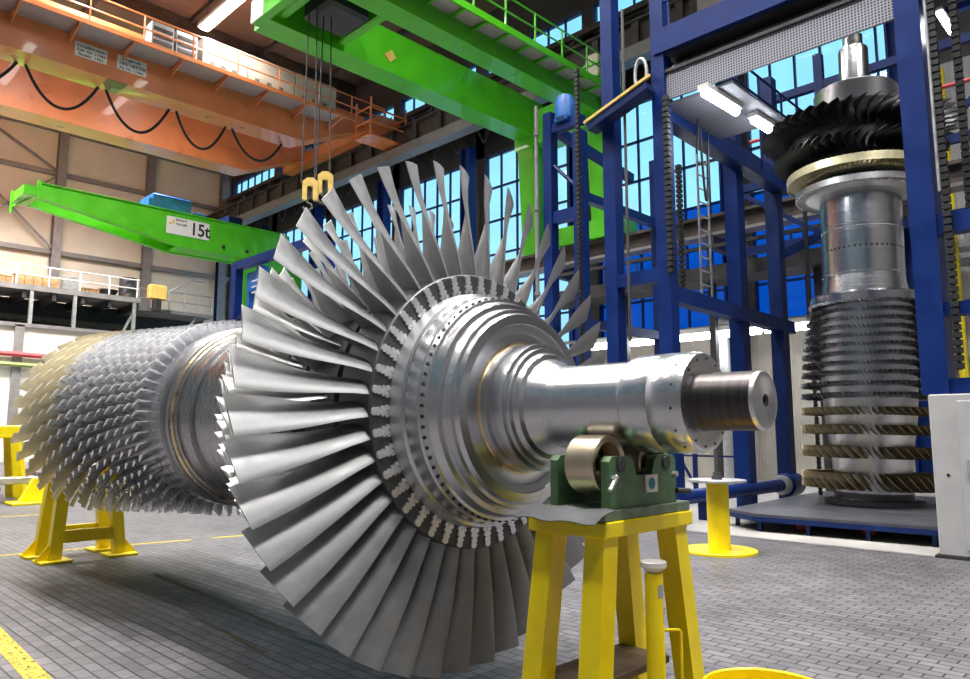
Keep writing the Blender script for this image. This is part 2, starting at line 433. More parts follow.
# ------------------------------------------------------------------ upright rotor
VX, VY, VB = 14.83, 4.54, .285
up = thing('turbine_rotor', 'tall steel turbine rotor standing upright on low platform inside blue frame', 'turbine rotor', (VX, VY, VB), rot=(-PI/2, 0, 0))
up.rotation_mode = 'XYZ'; up.scale = (.94, 1, .94)
tilt = Matrix.Rotation(R(1.1), 4, Vector((.71, .70, 0)).normalized())
up.rotation_euler = (tilt @ Matrix.Rotation(-PI/2, 4, 'X')).to_euler()
def h(z): return -(z - min(.2, max(0, (z - 3) * .14)) - VB)          # height above the floor -> local axis
Mv = {'steel': M['steel']}
MB().lathe([(h(.285), .88), (h(.37), .88), (h(.375), .72), (h(.40), .70), (h(.56), .70)], n=72).build('base_flange', 'rim', up)
MB().lathe([(h(.50), .70), (h(1.00), .715), (h(1.42), .755), (h(1.8), .82), (h(2.2), .85), (h(2.8), .86), (h(3.4), .85), (h(4.15), .84)], n=96).build('compressor_drum', 'steel_rough', up)
hb = MB().lathe([(h(4.10), 1.0), (h(4.30), 1.02), (h(4.36), .95), (h(4.38), .80), (h(4.70), .755), (h(4.71), .745), (h(4.75), .745), (h(4.76), .755), (h(5.55), .755), (h(5.56), .747), (h(5.60), .747), (h(5.61), .755), (h(6.6), .755)], n=96)
for i in range(48):
    a = 2 * PI * i / 48; d = Vector((math.cos(a), 0, math.sin(a))); t = Vector((-math.sin(a), 0, math.cos(a))); yv = Vector((0, 1, 0))
    c = d * .752 + yv * h(5.22)
    hb.loft([[c + d * q2 + (t * math.cos(q * PI/4) + yv * math.sin(q * PI/4)) * .021 for q in range(8)] for q2 in (-.02, .004)], 1)
hb.build('drum', ['steel', 'hole'], up)
vrows = [(.715, .70, 1.285, .36, 44, 'vbronze'), (1.23, .73, 1.27, .26, 44, 'vbronze'), (1.636, .77, 1.26, .21, 48, 'vbronze'), (1.971, .83, 1.255, .17, 52, 'vbronze'),
         (2.252, .83, 1.25, 0.112, 84, 'vsteel'), (2.46, .83, 1.25, 0.096, 84, 'vsteel'), (2.656, .83, 1.235, 0.088, 84, 'vsteel'), (2.83, .83, 1.22, 0.080, 84, 'vsteel'),
         (3.01, .83, 1.21, 0.076, 84, 'vsteel'), (3.2, .83, 1.18, 0.072, 84, 'vsteel'), (3.39, .83, 1.16, 0.072, 84, 'vsteel'), (3.57, .83, 1.13, 0.068, 84, 'vsteel'),
         (3.75, .83, 1.11, 0.068, 84, 'vsteel'), (3.94, .83, 1.09, 0.068, 84, 'vsteel'), (4.12, .83, 1.06, 0.068, 84, 'vsteel')]
rest = MB()
for i, (z, r0, r1, ch, cnt, mm) in enumerate(vrows):
    a = (lin(r0 - .03, r1, 3), [ch, ch * 1.05, ch * 1.1], [.026, .02, .012], [.02, .015, .01], [-30, -38, -46])
    if i < 2:
        bl = blade_mesh('compressor_blade', mm, *a, y0=h(z), n=5); ring_of(bl, cnt, up, offset=.03 * i)
        bl['label'] = 'bronze coloured intake blade'
    else:
        many_blades(rest, cnt, blade_rings(*a, y0=h(z), n=5), .03 * i, 0 if mm == 'vsteel' else 1)
o = rest.build('compressor_blades', ['vsteel', 'vbronze'], up, 50); o['kind'] = 'stuff'
# shrouded discs above the drum
for nm, z, r0, r1, th, m, cnt in (('silver_blade_ring', 6.40, .80, 1.22, .13, 'blade_bright', 90), ('ivory_blade_ring', 6.72, .80, 1.38, .17, 'vgold', 80)):
    mb = MB()
    mb.lathe([(h(z - th/2), r0 - .1), (h(z - th/2), r0 + .22), (h(z - th * .3), r0 + .26), (h(z + th*.3), r0 + .26), (h(z + th/2), r0 + .2), (h(z + th/2), r0 - .1)], n=96)
    many_blades(mb, cnt, blade_rings(lin(r0 + .2, r1, 3), [th * 1.15] * 3, [.03, .026, .02], [.02] * 3, [20, 35, 45], y0=h(z), n=5))
    mb.lathe([(h(z - th*.55), r1 - .012), (h(z + th*.35), r1 - .012), (h(z + th*.35), r1), (h(z - th*.55), r1)], n=96, closed=True)
    mb.build(nm, m, up)
MB().lathe([(h(6.55), .78), (h(6.95), .80), (h(7.0), .95), (h(7.5), 1.0), (h(8.0), .95), (h(8.02), .80)], n=96).build('fan_disc', 'vdark', up)
vf = blade_mesh('turbine_blade', 'vdark', lin(.93, 1.86, 6), lin(.34, .30, 6), lin(.04, .012, 6), lin(.06, .01, 6), lin(-15, 60, 6), y0=h(7.62))
vf['label'] = 'long dark last row blade'
ring_of(vf, 46, up)
fb = MB()
many_blades(fb, 50, blade_rings(lin(.95, 1.62, 5), lin(.26, .22, 5), lin(.035, .012, 5), lin(.05, .01, 5), lin(-10, 56, 5), y0=h(7.1)))
o = fb.build('lower_fan_blades', 'vdark', up, 50); o['kind'] = 'stuff'
MB().lathe([(h(7.95), .74), (h(8.0), .80), (h(8.44), .80), (h(8.47), .77), (h(8.48), .45)], n=96).build('top_flange', 'steel_rough', up)
MB().lathe([(h(8.45), .32), (h(8.6), .29), (h(9.35), .285), (h(9.38), .27), (h(9.38), .19), (h(9.65), .19)], n=64).build('top_shaft', 'steel', up)

# ------------------------------------------------------------------ near trestle with roller block
TX0, TX1, TY0, TY1, TZ = 2.89, 3.71, 2.06, 2.54, 1.175
TYC = 2.30
tr = thing('support_trestle', 'large yellow steel trestle under the near end of the rotor shaft', 'trestle', (AX, TYC, 0))
def L(p): return (p[0] - AX, p[1] - TYC, p[2])
def rel(mb, name, m, parent, off, smooth=35):
    mb.v = [(x - off[0], y - off[1], z - off[2]) for x, y, z in mb.v]
    return mb.build(name, m, parent, smooth)
OFF = (AX, TYC, 0)
rel(MB().bevbox(TX0, TX1, TY0, TY1, TZ - .075, TZ, .006), 'top_plate', 'yellow', tr, OFF)
for sx in (-1, 1):
    for sy in (-1, 1):
        a = Vector((AX + sx * .32, TYC + sy * .155, TZ - .07)); b = Vector((AX + sx * .47, TYC + sy * .18, .03))
        mb = MB(); mb.beam(a, b, .115, .115, up=(sx, 0, 0))
        mb.bevbox(b.x - .14, b.x + .14, b.y - .10, b.y + .10, 0, .03, .004)
        rel(mb, 'leg', 'yellow', tr, OFF)
rel(MB().bevbox(AX - .36, AX + .36, TYC - .10, TYC + .22, .36, .40, .004), 'shelf', 'wood', tr, OFF)['label'] = 'brown wooden shelf board'
# green roller block
blk = thing('roller_block', 'green steel bearing block with two rollers on the near yellow trestle', 'roller block', (AX, 2.24, TZ))
OB = (AX, 2.24, TZ)
rel(MB().bevbox(AX - .40, AX + .40, 2.07, 2.50, TZ, TZ + .05, .004), 'base_plate', 'green_base', blk, OB)
RX, RZ, RR = .212, 1.437, .148
def cheek(y0, y1):
    poly = [(-.31, 0), (.31, 0), (.31, .23), (.285, .255), (.13, .255), (.10, .23), (.07, .155), (-.07, .155), (-.10, .23), (-.13, .255), (-.285, .255), (-.31, .23)]
    return MB().prism(poly, (AX, y0, TZ + .05), (1, 0, 0), (0, 0, 1), (0, y1 - y0, 0))
rel(cheek(2.10, 2.15), 'cheek_plate', 'green_block', blk, OB)
rel(cheek(2.42, 2.47), 'cheek_plate', 'green_block', blk, OB)
for s in (-1, 1):
    c = (AX + s * RX, 0, RZ)
    mb = MB().lathe([(2.17, RR - .035), (2.167, RR - .006), (2.173, RR), (2.335, RR), (2.342, RR - .006), (2.342, .06), (2.26, .06), (2.26, .100), (2.175, .110)], c=c, n=64, closed=True)
    r_ = rel(mb, 'roller', 'brass_roller', blk, OB)
    ax_ = MB().lathe([(2.09, .035), (2.48, .035)], c=c, n=24); ax_ = rel(ax_, 'axle', 'rim', blk, OB)
    mb = MB().lathe([(2.075, .016), (2.102, .016)], c=(AX + s * .285, 0, TZ + .20), n=6); rel(mb, 'bolt', 'galv', blk, OB)
rel(MB().tube([(AX - .335, 2.08, TZ + .145), (AX - .27, 2.085, TZ + .21)], .012, 10), 'pin', 'galv', blk, OB)
rel(MB().tube([(AX + .30, 2.09, TZ + .11), (AX + .385, 2.06, TZ + .105)], .016, 10), 'clamp_screw', 'dark', blk, OB)
rel(MB().box(AX + .00, AX + .115, 2.092, 2.099, TZ + .115, TZ + .205), 'sticker', 'paper', blk, OB)
o = MB(); o.lathe([(2.0905, .001), (2.0905, .030), (2.093, .030)], c=(AX + .058, 0, TZ + .16), n=20)
rel(o, 'sticker_emblem', 'logo_blue', blk, OB)
# sheet over the corner
sh = MB(); n = 9; A = []
for j in range(4):
    for i in range(n):
        u = i / (n - 1); v = j / 3.
        A.append((2.90 - .13 * v + .010 * math.sin(u * 9), 2.00 + .50 * u + .03 * v, TZ + .062 - .02 * v - .035 * v * v + .006 * math.sin(u * 14 + v * 3)))
top = [(x, y_, z) for x, y_, z in A]; bot = [(x, y_, z - .004) for x, y_, z in A]
V = top + bot; k = len(top); F = []
for j in range(3):
    for i in range(n - 1):
        a = j * n + i; F += [(a, a + 1, a + n + 1, a + n), (k + a, k + a + n, k + a + n + 1, k + a + 1)]
edge = [i for i in range(n)] + [j * n + n - 1 for j in range(1, 4)] + [3 * n + i for i in range(n - 2, -1, -1)] + [j * n for j in (2, 1)]
for i in range(len(edge)):
    a, b = edge[i], edge[(i + 1) % len(edge)]; F.append((a, k + a, k + b, b))
o = MB().add(V, F)
tag(o.build('rubber_mat', 'sheet'), 'grey flexible mat draped over the left corner of the near trestle', 'mat')
# jack stand
jx, jy = 3.04, 1.90
JK = (3.098, 1.935, 0)
jk = thing('jack_stand', 'slim yellow post jack with white cap in front of the near trestle', 'jack', JK)
MB().lathe([(0, .10), (.012, .10), (.014, .043), (.94, .043)], 'z', n=32).build('post', 'yellow', jk)
MB().lathe([(.94, .03), (.955, .045), (.962, .056), (.97, .062), (.99, .062), (.995, .056)], 'z', n=32).build('cap', 'white', jk)
MB().tube([(.030, -.030, .68), (.08, -.08, .68), (.085, -.085, .67), (.085, -.085, .45), (.08, -.08, .44), (.030, -.030, .44)], .007, 8).build('handle', 'yellow', jk)
st = MB()
for (z0, z1, a0, a1, mi) in ((.83, .89, -125, -75, 0), (.72, .82, -85, -55, 1), (.755, .785, -78, -66, 2)):
    rr = .0440 + .0005 * mi; seg = [R(lin(a0, a1, 6)[i]) for i in range(6)]
    st.loft([[(rr * math.cos(a), rr * math.sin(a), z) for a in seg] for z in (z0, z1)], mi, caps=False, closed=False)
st.build('stickers', ['galv', 'paper', 'red'], jk)
# yellow bin
bn = thing('round_bin', 'open round yellow steel bin at the bottom edge near the trestle', 'bin', (3.20, 1.455, 0))
MB().lathe([(.0, .0001), (0, .255), (.01, .262), (.50, .268), (.505, .272), (.512, .268), (.505, .260), (.02, .252), (.02, .0001)], 'z', n=64).build('shell', 'yellow', bn)
MB().tube([(-.20, .19, .44), (-.24, .215, .47), (-.22, .235, .485), (-.185, .21, .47)], .012, 8).build('handle', 'red', bn)['label'] = 'dark red grip'

# ------------------------------------------------------------------ pedestal, pipe, platform
pd = thing('steel_pedestal', 'yellow spool-shaped pedestal with steel top disc right of the trestle', 'pedestal', (9.42, 4.85, 0))
MB().lathe([(0, .49), (.03, .49), (.036, .485), (.036, .14)], 'z', n=64).build('base_disc', 'yellow', pd)
MB().lathe([(.03, .146), (.93, .146)], 'z', n=40).build('column', 'yellow', pd)
MB().lathe([(.925, .375), (.93, .385), (.955, .385), (.96, .378), (.96, .05)], 'z', n=64).build('top_disc', 'galv', pd)
MB().lathe([(.96, .07), (1.01, .07), (1.01, .05), (1.06, .05), (1.06, .03), (1.42, .028), (1.42, .001)], 'z', n=24).build('threaded_rod', 'rim', pd)

pp = thing('drive_pipe', 'long blue pipe lying behind the yellow pedestal and the platform', 'pipe', (14, 6.75, 0))
PO = (14, 6.75, 0)
rel(MB().lathe([(11.35, .13), (16.1, .13)], 'x', c=(0, 6.75, .45), n=28), 'tube', 'blue', pp, PO)
rel(MB().lathe([(11.25, .10), (11.25, .17), (11.38, .17), (11.38, .10)], 'x', c=(0, 6.75, .45), n=28), 'end_cap', 'dark', pp, PO)
rel(MB().lathe([(15.95, .12), (15.95, .19), (16.02, .21), (16.12, .21), (16.14, .19)], 'x', c=(0, 6.75, .45), n=28), 'coupling', 'galv', pp, PO)
rel(MB().lathe([(16.12, .19), (16.2, .25), (16.75, .25), (16.85, .2)], 'x', c=(0, 6.75, .45), n=28), 'motor', 'blue', pp, PO)
for x in (12.6, 14.4, 16.4): rel(MB().box(x - .06, x + .06, 6.65, 6.85, 0, .33), 'saddle', 'blue_deep', pp, PO)

pf = thing('low_platform', 'low grey steel platform on short legs under the upright rotor', 'platform', (14, 4, 0))
FO = (14, 4, 0)
poly = [(12.15, 6.05), (11.72, 5.40), (11.95, 1.6), (17.3, 1.6), (17.3, 6.3), (15.7, 6.3)]
rel(MB().prism(poly, (0, 0, .235), (1, 0, 0), (0, 1, 0), (0, 0, .05)), 'deck', 'platform', pf, FO)
mb = MB()
for i in range(len(poly)):
    a = poly[i]; b = poly[(i + 1) % len(poly)]; mb.beam((a[0], a[1], .20), (b[0], b[1], .20), .05, .075)
rel(mb, 'edge_frame', 'blue_deep', pf, FO)
for x, y_ in [(12.25, 5.95), (11.80, 5.35), (11.86, 4.6), (11.92, 3.75), (11.97, 2.9), (12, 2.1), (13.6, 6.1), (15.5, 6.2), (17.2, 6.2), (14.5, 3), (16, 3)]:
    rel(MB().box(x - .03, x + .03, y_ - .03, y_ + .03, 0, .24), 'leg', 'blue_deep', pf, FO)
tag(MB().box(12.9, 15.4, 3.0, 5.2, .0, .16).build('dark_box', 'dark'), 'dark flat box under the low platform', 'machinery')  # plain dark box low under the deck
for i, (x, y_) in enumerate([(12.45, 4.9), (12.6, 3.95)]):
    tag(MB().bevbox(x - .10, x + .10, y_ - .10, y_ + .10, 0, .13, .01).build('red_block', 'red'), ('small red block under the left part of the low platform', 'small red block under the right part of the low platform')[i], 'block')

# ------------------------------------------------------------------ grey cabinet on the right
cb = thing('switch_cabinet', 'pale grey steel cabinet at the right edge beneath the blue column', 'cabinet', (11.4, 2.1, 0))
CO = (11.4, 2.1, 0)
rel(MB().bevbox(10.98, 11.6, .9, 2.62, .03, 2.09, .015), 'body', 'grey_cab', cb, CO)
rel(MB().box(10.93, 11.62, .88, 2.66, 0, .035), 'plinth', 'dark', cb, CO)
d_ = rel(MB().bevbox(10.955, 10.985, 1.75, 2.30, .12, 2.0, .008), 'door', 'grey_cab', cb, CO)
mb = MB(); mb.tube([(10.955, 2.22, 1.25), (10.91, 2.22, 1.25), (10.91, 2.22, 1.05), (10.955, 2.22, 1.05)], .012)
rel(mb, 'handle', 'galv', d_, CO)
mb = MB()
for z in (.4, 1.1, 1.7): mb.lathe([(z, .014), (z + .1, .014)], 'z', c=(10.95, 1.76, 0), n=10)
rel(mb, 'hinge', 'galv', d_, CO)
rel(MB().lathe([(10.97, .02), (10.985, .02)], 'x', c=(0, 2.45, 1.05), n=12), 'knob', 'black', cb, CO)
mb = MB()
mb.tube([(10.93, 2.05, 2.1), (10.93, 2.05, 2.9)], .02); mb.tube([(10.93, 2.05, 2.88), (10.93, 1.2, 2.88)], .02); mb.tube([(10.93, 2.05, 2.45), (10.93, 1.2, 2.45)], .015); mb.tube([(10.93, 1.62, 2.1), (10.93, 1.62, 2.88)], .015)
rel(mb, 'guard_rail', 'galv', cb, CO)

# ------------------------------------------------------------------ blue frame round the upright rotor
fr = thing('rotor_stand_frame', 'tall dark blue steel frame with platform round the upright rotor', 'steel frame', (14, 5, 0))
GO = (14, 5, 0)
def fp(mb, name, m, smooth=35): return rel(mb, name, m, fr, GO, smooth)
def col(x, y_, z0, z1, w, m='blue', name='column'):
    return fp(MB().ibeam((x, y_, z0), (x, y_, z1), w, w, w * .1, up=(0, 1, 0)), name, m)
TOP = 16.
fp(MB().box(11.05, 11.38, 2.38, 2.70, 2.09, TOP), 'column', 'blue')
fp(MB().box(11.08, 11.34, 6.42, 6.68, 0, TOP), 'column', 'blue')
fp(MB().box(11.08, 11.34, 7.52, 7.78, 0, TOP), 'column', 'blue')
fp(MB().box(14.40, 14.72, 6.70, 7.0, 0, 8.0), 'column', 'blue')
fp(MB().box(16.45, 16.75, 6.70, 7.0, 0, 10.0), 'column', 'blue_deep')
fp(MB().box(13.05, 13.28, 7.6, 7.85, 0, 8.4), 'column', 'blue')
fp(MB().box(14.4, 14.65, 8.4, 8.65, 0, 8.4), 'column', 'blue_deep')
# beams
fp(MB().beam((11.2, 6.6, 4.02), (17.2, 6.85, 4.02), .25, .28), 'cross_beam', 'blue')
fp(MB().beam((11.2, 7.65, 4.35), (11.2, 6.55, 4.35), .22, .24), 'cross_beam', 'blue')
fp(MB().beam((11.2, 2.4, 4.38), (11.2, -2, 4.38), .22, .28), 'cross_beam', 'blue')
fp(MB().beam((11.2, 2.4, 3.22), (11.2, -2, 3.22), .2, .18), 'cross_beam', 'blue')
fp(MB().beam((11.2, 2.4, 2.20), (11.2, -2, 2.20), .2, .2), 'cross_beam', 'blue')
fp(MB().beam((11.2, 6.6, 8.62), (11.2, -2, 8.62), .3, .46), 'front_beam', 'blue')
fp(MB().beam((11.2, 6.6, 7.42), (16.9, 6.75, 7.42), .22, .46), 'side_beam', 'blue')
fp(MB().box(12.1, 12.2, -2, 2.4, 7.80, 7.9), 'lamp_bar', 'blue_deep')
fp(MB().beam((11.2, 6.55, 7.17), (16.9, 6.7, 7.17), .3, .04), 'side_rail', 'blue_deep')
# deck with perforated fascia
fp(MB().box(11.15, 12.0, -2, 6.45, 8.36, 8.40), 'deck', 'dark')
fp(MB().box(11.14, 11.18, 2.70, 6.42, 7.50, 8.05), 'fascia', 'mesh', 0)
fa = MB(); fa.prism([(11.18, 8.05), (11.55, 8.38), (11.58, 8.36), (11.20, 8.03)], (0, 2.70, 0), (1, 0, 0), (0, 0, 1), (0, 3.72, 0)); fp(fa, 'upper_fascia', 'mesh2', 0)
fp(MB().box(11.10, 11.16, 2.70, 6.45, 8.0, 8.06), 'fascia_trim', 'dark')
fp(MB().box(11.2, 13.3, 5.2, 6.5, 7.42, 7.47), 'side_deck', 'mesh', 0)
mb = MB()
for z in (9.35, 9.9): mb.tube([(11.1, 6.5, z), (11.1, -2, z)], .022, 6)
for y_ in lin(-1.5, 6.3, 7): mb.tube([(11.1, y_, 8.8), (11.1, y_, 9.9)], .022, 6)
fp(mb, 'railing', 'blue')
# dark slabs of the test room above
# inner truss and rear frame seen beyond the rotor
mb = MB()
for z in (6.3, 8.0, 10.2): mb.beam((18.2, 8.6, z), (18.2, .5, z), .16, .2)
for y_ in (8.5, 6.2, 3.9, 1.6): mb.beam((18.2, y_, 0), (18.2, y_, 11), .2, .2)
mb.beam((18.2, 8.5, 8.0), (18.2, 6.2, 6.3), .1, .12); mb.beam((18.2, 3.9, 8.0), (18.2, 1.6, 10.2), .1, .12)
mb.beam((16.6, 6.85, 5.6), (18.2, 4.4, 7.1), .16, .2)
fp(mb, 'rear_frame', 'blue_deep')
mb = MB(); 
for z in (9.1, 9.6): mb.tube([(13.0, 6.6, z), (18.2, 6.6, z)], .03, 6)
for x in lin(13.0, 18, 5): mb.tube([(x, 6.6, 7.4), (x, 6.6, 9.6)], .03, 6)
fp(mb, 'rear_railing', 'blue_deep')
mb = MB(); mb.tube([(18.1, 8, 9.2), (18.1, 1, 9.2)], .05, 8)
fp(mb, 'red_pipe', 'red')
# ladder
ld = MB()
for x in (13.75, 14.2): ld.beam((x, 7.25, 4.2), (x, 7.25, 8.3), .05, .03)
for z in lin(4.35, 8.2, 14): ld.tube([(13.75, 7.25, z), (14.2, 7.25, z)], .018, 6)
fp(ld, 'ladder', 'galv')
# cable chains hanging on the columns
def chain(path, name='cable_chain', w=.095):
    mb = MB(); P_ = [Vector(p) for p in path]
    for a, b in zip(P_[:-1], P_[1:]):
        n_ = max(1, int((b - a).length / .10))
        for i in range(n_):
            c = a + (b - a) * ((i + .5) / n_); d = (b - a) / n_ * .36
            mb.beam(c - d, c + d, w, w)
        mb.beam(a, b, .05, .05)
    return fp(mb, name, 'black', 0)
chain([(11.05, 2.24, 2.4), (11.05, 2.24, 9.2)])
chain([(11.45, 2.05, 4.5), (11.45, 2.05, 9.2)])
chain([(10.98, 6.34, 4.3), (10.98, 6.34, 7.5)], w=.1)
chain([(12.7, 7.1, 4.1), (12.7, 7.1, 6.9)], w=.1)
chain([(15.95, 5.9, .3), (15.95, 5.9, 7.0)], w=.07); chain([(16.2, 6.0, .3), (16.2, 6.0, 7.0)], w=.05)
chain([(11.4, 8.6, 2.5), (11.4, 8.6, 9)], w=.08)
fp(MB().tube([(11.0, 2.30, 4.8), (11.0, 2.30, 9.2)], .02, 6), 'conduit', 'galv'); fp(MB().tube([(10.98, 7.2, 3.2), (10.98, 7.2, 9.5)], .03, 6), 'conduit', 'rim')
mb = MB(); mb.tube([(12.0 + .05 * math.cos(t), 6.3, 7.4 - .7 * math.sin(t * .5) + 0 * t) for t in lin(0, 6.28, 14)], .022, 6)
mb.tube([(12.2 + .32 * t, 6.35, 7.3 - 1.4 * math.sin(PI * t)) for t in lin(0, 1, 14)], .025, 6)
fp(mb, 'hanging_cable', 'black')
# bracket arm with box between the two front columns
mb = MB(); mb.beam((10.9, 7.9, 7.32), (10.9, 6.6, 7.72), .3, .14); fp(mb, 'bracket_arm', 'blue_deep')
mb = MB(); mb.beam((10.74, 7.95, 7.42), (10.74, 6.5, 7.86), .04, .05); fp(mb, 'bracket_edge', 'hookyel')
mb = MB(); mb.tube([(10.85, 6.75 + .12 * math.cos(t), 8.0 + .3 * math.sin(t)) for t in lin(-.6, 3.4, 12)], .03, 8); fp(mb, 'hose', 'galv')
# window panes / booth above the deck: brown glass wall
fp(MB().box(12.2, 12.25, -2, 6.3, 8.9, 12.5), 'booth_wall', 'brown_steel')
fp(MB().tube([(11.9, 4.55, 9.6), (11.9, 4.4, 9.25), (11.9, 4.15, 9.1), (11.9, 3.9, 9.12)], .07, 10), 'red_hose', 'red')

# second blue tower left of it
tw = thing('blue_tower', 'blue steel tower with motor on top, left of the ladder frame', 'steel tower', (14, 11, 0))
WO = (14, 11, 0)
for y_ in (11.45, 10.5):
    rel(MB().box(13.86, 14.14, y_ - .13, y_ + .13, 0, 9.75 if y_ > 11 else 9.0), 'column', 'blue', tw, WO)
rel(MB().beam((14, 11.45, 9.3), (14, 10.4, 9.3), .2, .24), 'top_beam', 'blue', tw, WO)
rel(MB().beam((14, 11.5, 9.45), (17.8, 11.5, 9.0), .2, .24), 'top_beam', 'blue', tw, WO)
rel(MB().beam((14, 11.45, 6.95), (14, 10.4, 6.95), .2, .3), 'cross_beam', 'blue', tw, WO)
rel(MB().beam((14, 10.5, 7.35), (18, 10.5, 7.35), .2, .22), 'cross_beam', 'blue', tw, WO)
rel(MB().beam((14, 10.5, 4.2), (18, 10.5, 4.2), .2, .22), 'cross_beam', 'blue', tw, WO)
rel(MB().box(17.4, 17.7, 10.35, 10.65, 0, 9.2), 'column', 'blue_deep', tw, WO)
rel(MB().tube([(14, 11.4, 8.4), (14.0, 10.5, 7.5)], .05, 6), 'brace', 'blue_deep', tw, WO)
mb = MB().lathe([(9.4, .2), (9.45, .26), (9.9, .26), (10.05, .2), (10.1, .08)], 'z', c=(14, 10.95, 0), n=24); mb.box(13.8, 14.2, 10.75, 11.15, 9.38, 9.5)
rel(mb, 'motor', 'blue_bright', tw, WO)
mb = MB(); mb.tube([(13.8, 11.75, 3), (13.8, 11.75, 10)], .05, 8)
for z in (5, 7.2, 9.2): mb.lathe([(z, .075), (z + .1, .075)], 'z', c=(13.8, 11.75, 0), n=12)
rel(mb, 'riser_pipe', 'lightsteel', tw, WO)

# ------------------------------------------------------------------ setting: hall shell
X0, X1, Y0, Y1, ZC = -9., 24., -11., 50., 22.
struct(MB().box(X0, 11.0, Y0, Y1, -.2, 0), 'floor', 'pav', smooth=0)
struct(MB().box(11.0, X1, Y0, Y1, -.2, 0), 'floor_concrete', 'apron', smooth=0)
struct(MB().box(10.94, 11.06, Y0, Y1, 0, .006), 'trim_1', 'lightsteel', smooth=0)
struct(MB().box(X0, X1 + .4, Y0, Y1 + .4, ZC, ZC + .3), 'ceiling', 'ceil', smooth=0)
mb = MB()
for y_ in lin(4.5, 49.5, 10): mb.ibeam((X0, y_, ZC - .35), (X1, y_, ZC - .35), .35, .7)
for x in lin(-6, 22, 8): mb.ibeam((x, Y0, ZC - .12), (x, Y1, ZC - .12), .2, .24)
struct(mb, 'ceiling_beams', 'brown_steel', smooth=0)
mb = MB(); mb.box(X0 - .3, X0, Y0, Y1, 0, 6.5); mb.box(X0 - .3, X0, Y0, Y1, 14.5, ZC)
LB = [-11, 1.2, 13.4, 25.6, 37.8, 50]
for y_ in LB: mb.box(X0 - .3, X0, max(Y0, y_ - .8), min(Y1, y_ + .8), 6.5, 14.5)
struct(mb, 'wall_left', 'hallwall', smooth=0)
for k in range(5):
    a, b = LB[k] + .8, LB[k + 1] - .8; mb = MB()
    for y_ in lin(a, b, 8): mb.box(X0 - .2, X0 - .1, y_ - .04, y_ + .04, 6.5, 14.5)
    for z in lin(6.5, 14.5, 5): mb.box(X0 - .2, X0 - .1, a, b, z - .04, z + .04)
    w = struct(mb, 'window_%d' % (21 + k), 'blue_deep', smooth=0)  # unseen windows, added for bright and bluish reflections on the steel
    MB().box(X0 - .16, X0 - .15, a, b, 6.5, 14.5).build('pane', 'pane_dimmed', w, 0)
struct(MB().box(X0, X1, Y0 - .3, Y0, 0, ZC), 'wall_front', 'hallwall', smooth=0)
# end wall with columns, rails and braces
struct(MB().box(X0, X1 + .4, Y1, Y1 + .3, 0, 20.6), 'wall_back', 'cream', smooth=0)
struct(MB().box(X0, X1 + .4, Y1 - .05, Y1 + .3, 20.6, ZC), 'wall_back_shaded', 'darkwall', smooth=0)  # dark colour stands in for shading at the top of the end wall
mb = MB()
for x in (2, 7.3, 12.7, 18.1, 23.3): mb.ibeam((x, Y1 - .3, 0), (x, Y1 - .3, ZC), .5, .5, .06, up=(0, 1, 0))
for z in (12.6, 17.6, 20.4): mb.beam((X0, Y1 - .15, z), (X1, Y1 - .15, z), .2, .28)
mb.beam((7.3, Y1 - .35, 20.6), (12.7, Y1 - .35, 17.6), .12, .12); mb.beam((7.3, Y1 - .35, 12.6), (12.7, Y1 - .35, 17.6), .12, .12)
mb.beam((12.7, Y1 - .35, 12.6), (7.3, Y1 - .35, 17.6), .12, .12); mb.beam((7.3, Y1 - .35, 17.6), (9.6, Y1 - .35, 20.6), .12, .12)
struct(mb, 'trim_2', 'lightsteel', smooth=0)
# window wall
PIERS = [5.6, 11., 17.5, 24., 30.5, 37., 43.5, 50.]
mb = MB()
mb.box(X1, X1 + .35, Y0, Y1, 0, 5.0, 0)
mb.box(X1, X1 + .35, Y0, 5.6, 5.0, 12.4, 1)
mb.box(X1, X1 + .35, Y0, 5.6, 12.4, ZC, 2)
mb.box(X1, X1 + .35, 5.6, Y1, 14.7, 18.5, 2)
mb.box(X1, X1 + .35, 5.6, Y1, 19.75, ZC, 2)
for y_ in PIERS[1:]: mb.box(X1, X1 + .35, y_ - .3, min(y_ + .3, Y1), 5.0, 19.75, 2)
struct(mb, 'wall_right', ['beige', 'greywall', 'darkwall'], smooth=0)
wi = 0
for k in range(len(PIERS) - 1):
    a = PIERS[k] + (.3 if k else 0); b = PIERS[k + 1] - .3
    for z0, z1, nz in ((5.0, 14.7, 6), (18.5, 19.75, 1)):
        wi += 1
        nv = 6
        mb = MB()
        for y_ in lin(a, b, nv + 1): mb.box(X1 + .10, X1 + .20, y_ - .035, y_ + .035, z0, z1)
        for z in lin(z0, z1, nz + 1): mb.box(X1 + .09, X1 + .21, a, b, z - .04, z + .04)
        w = struct(mb, 'window_%d' % wi, 'blue_deep', smooth=0)
        zm = 9.85 if (nz > 1 and k < 2) else z0
        if zm > z0: MB().box(X1 + .145, X1 + .155, a, b, z0, zm).build('blue_pane', 'pane_blue', w, 0)
        MB().box(X1 + .145, X1 + .155, a, b, zm, z1).build('pane', 'pane', w, 0)
mb = MB()
for y_ in PIERS: mb.ibeam((23.2, y_, 0), (23.2, y_, 15), .5, .6, .07, up=(0, 1, 0))
struct(mb, 'pillar_row', 'blue', smooth=0)
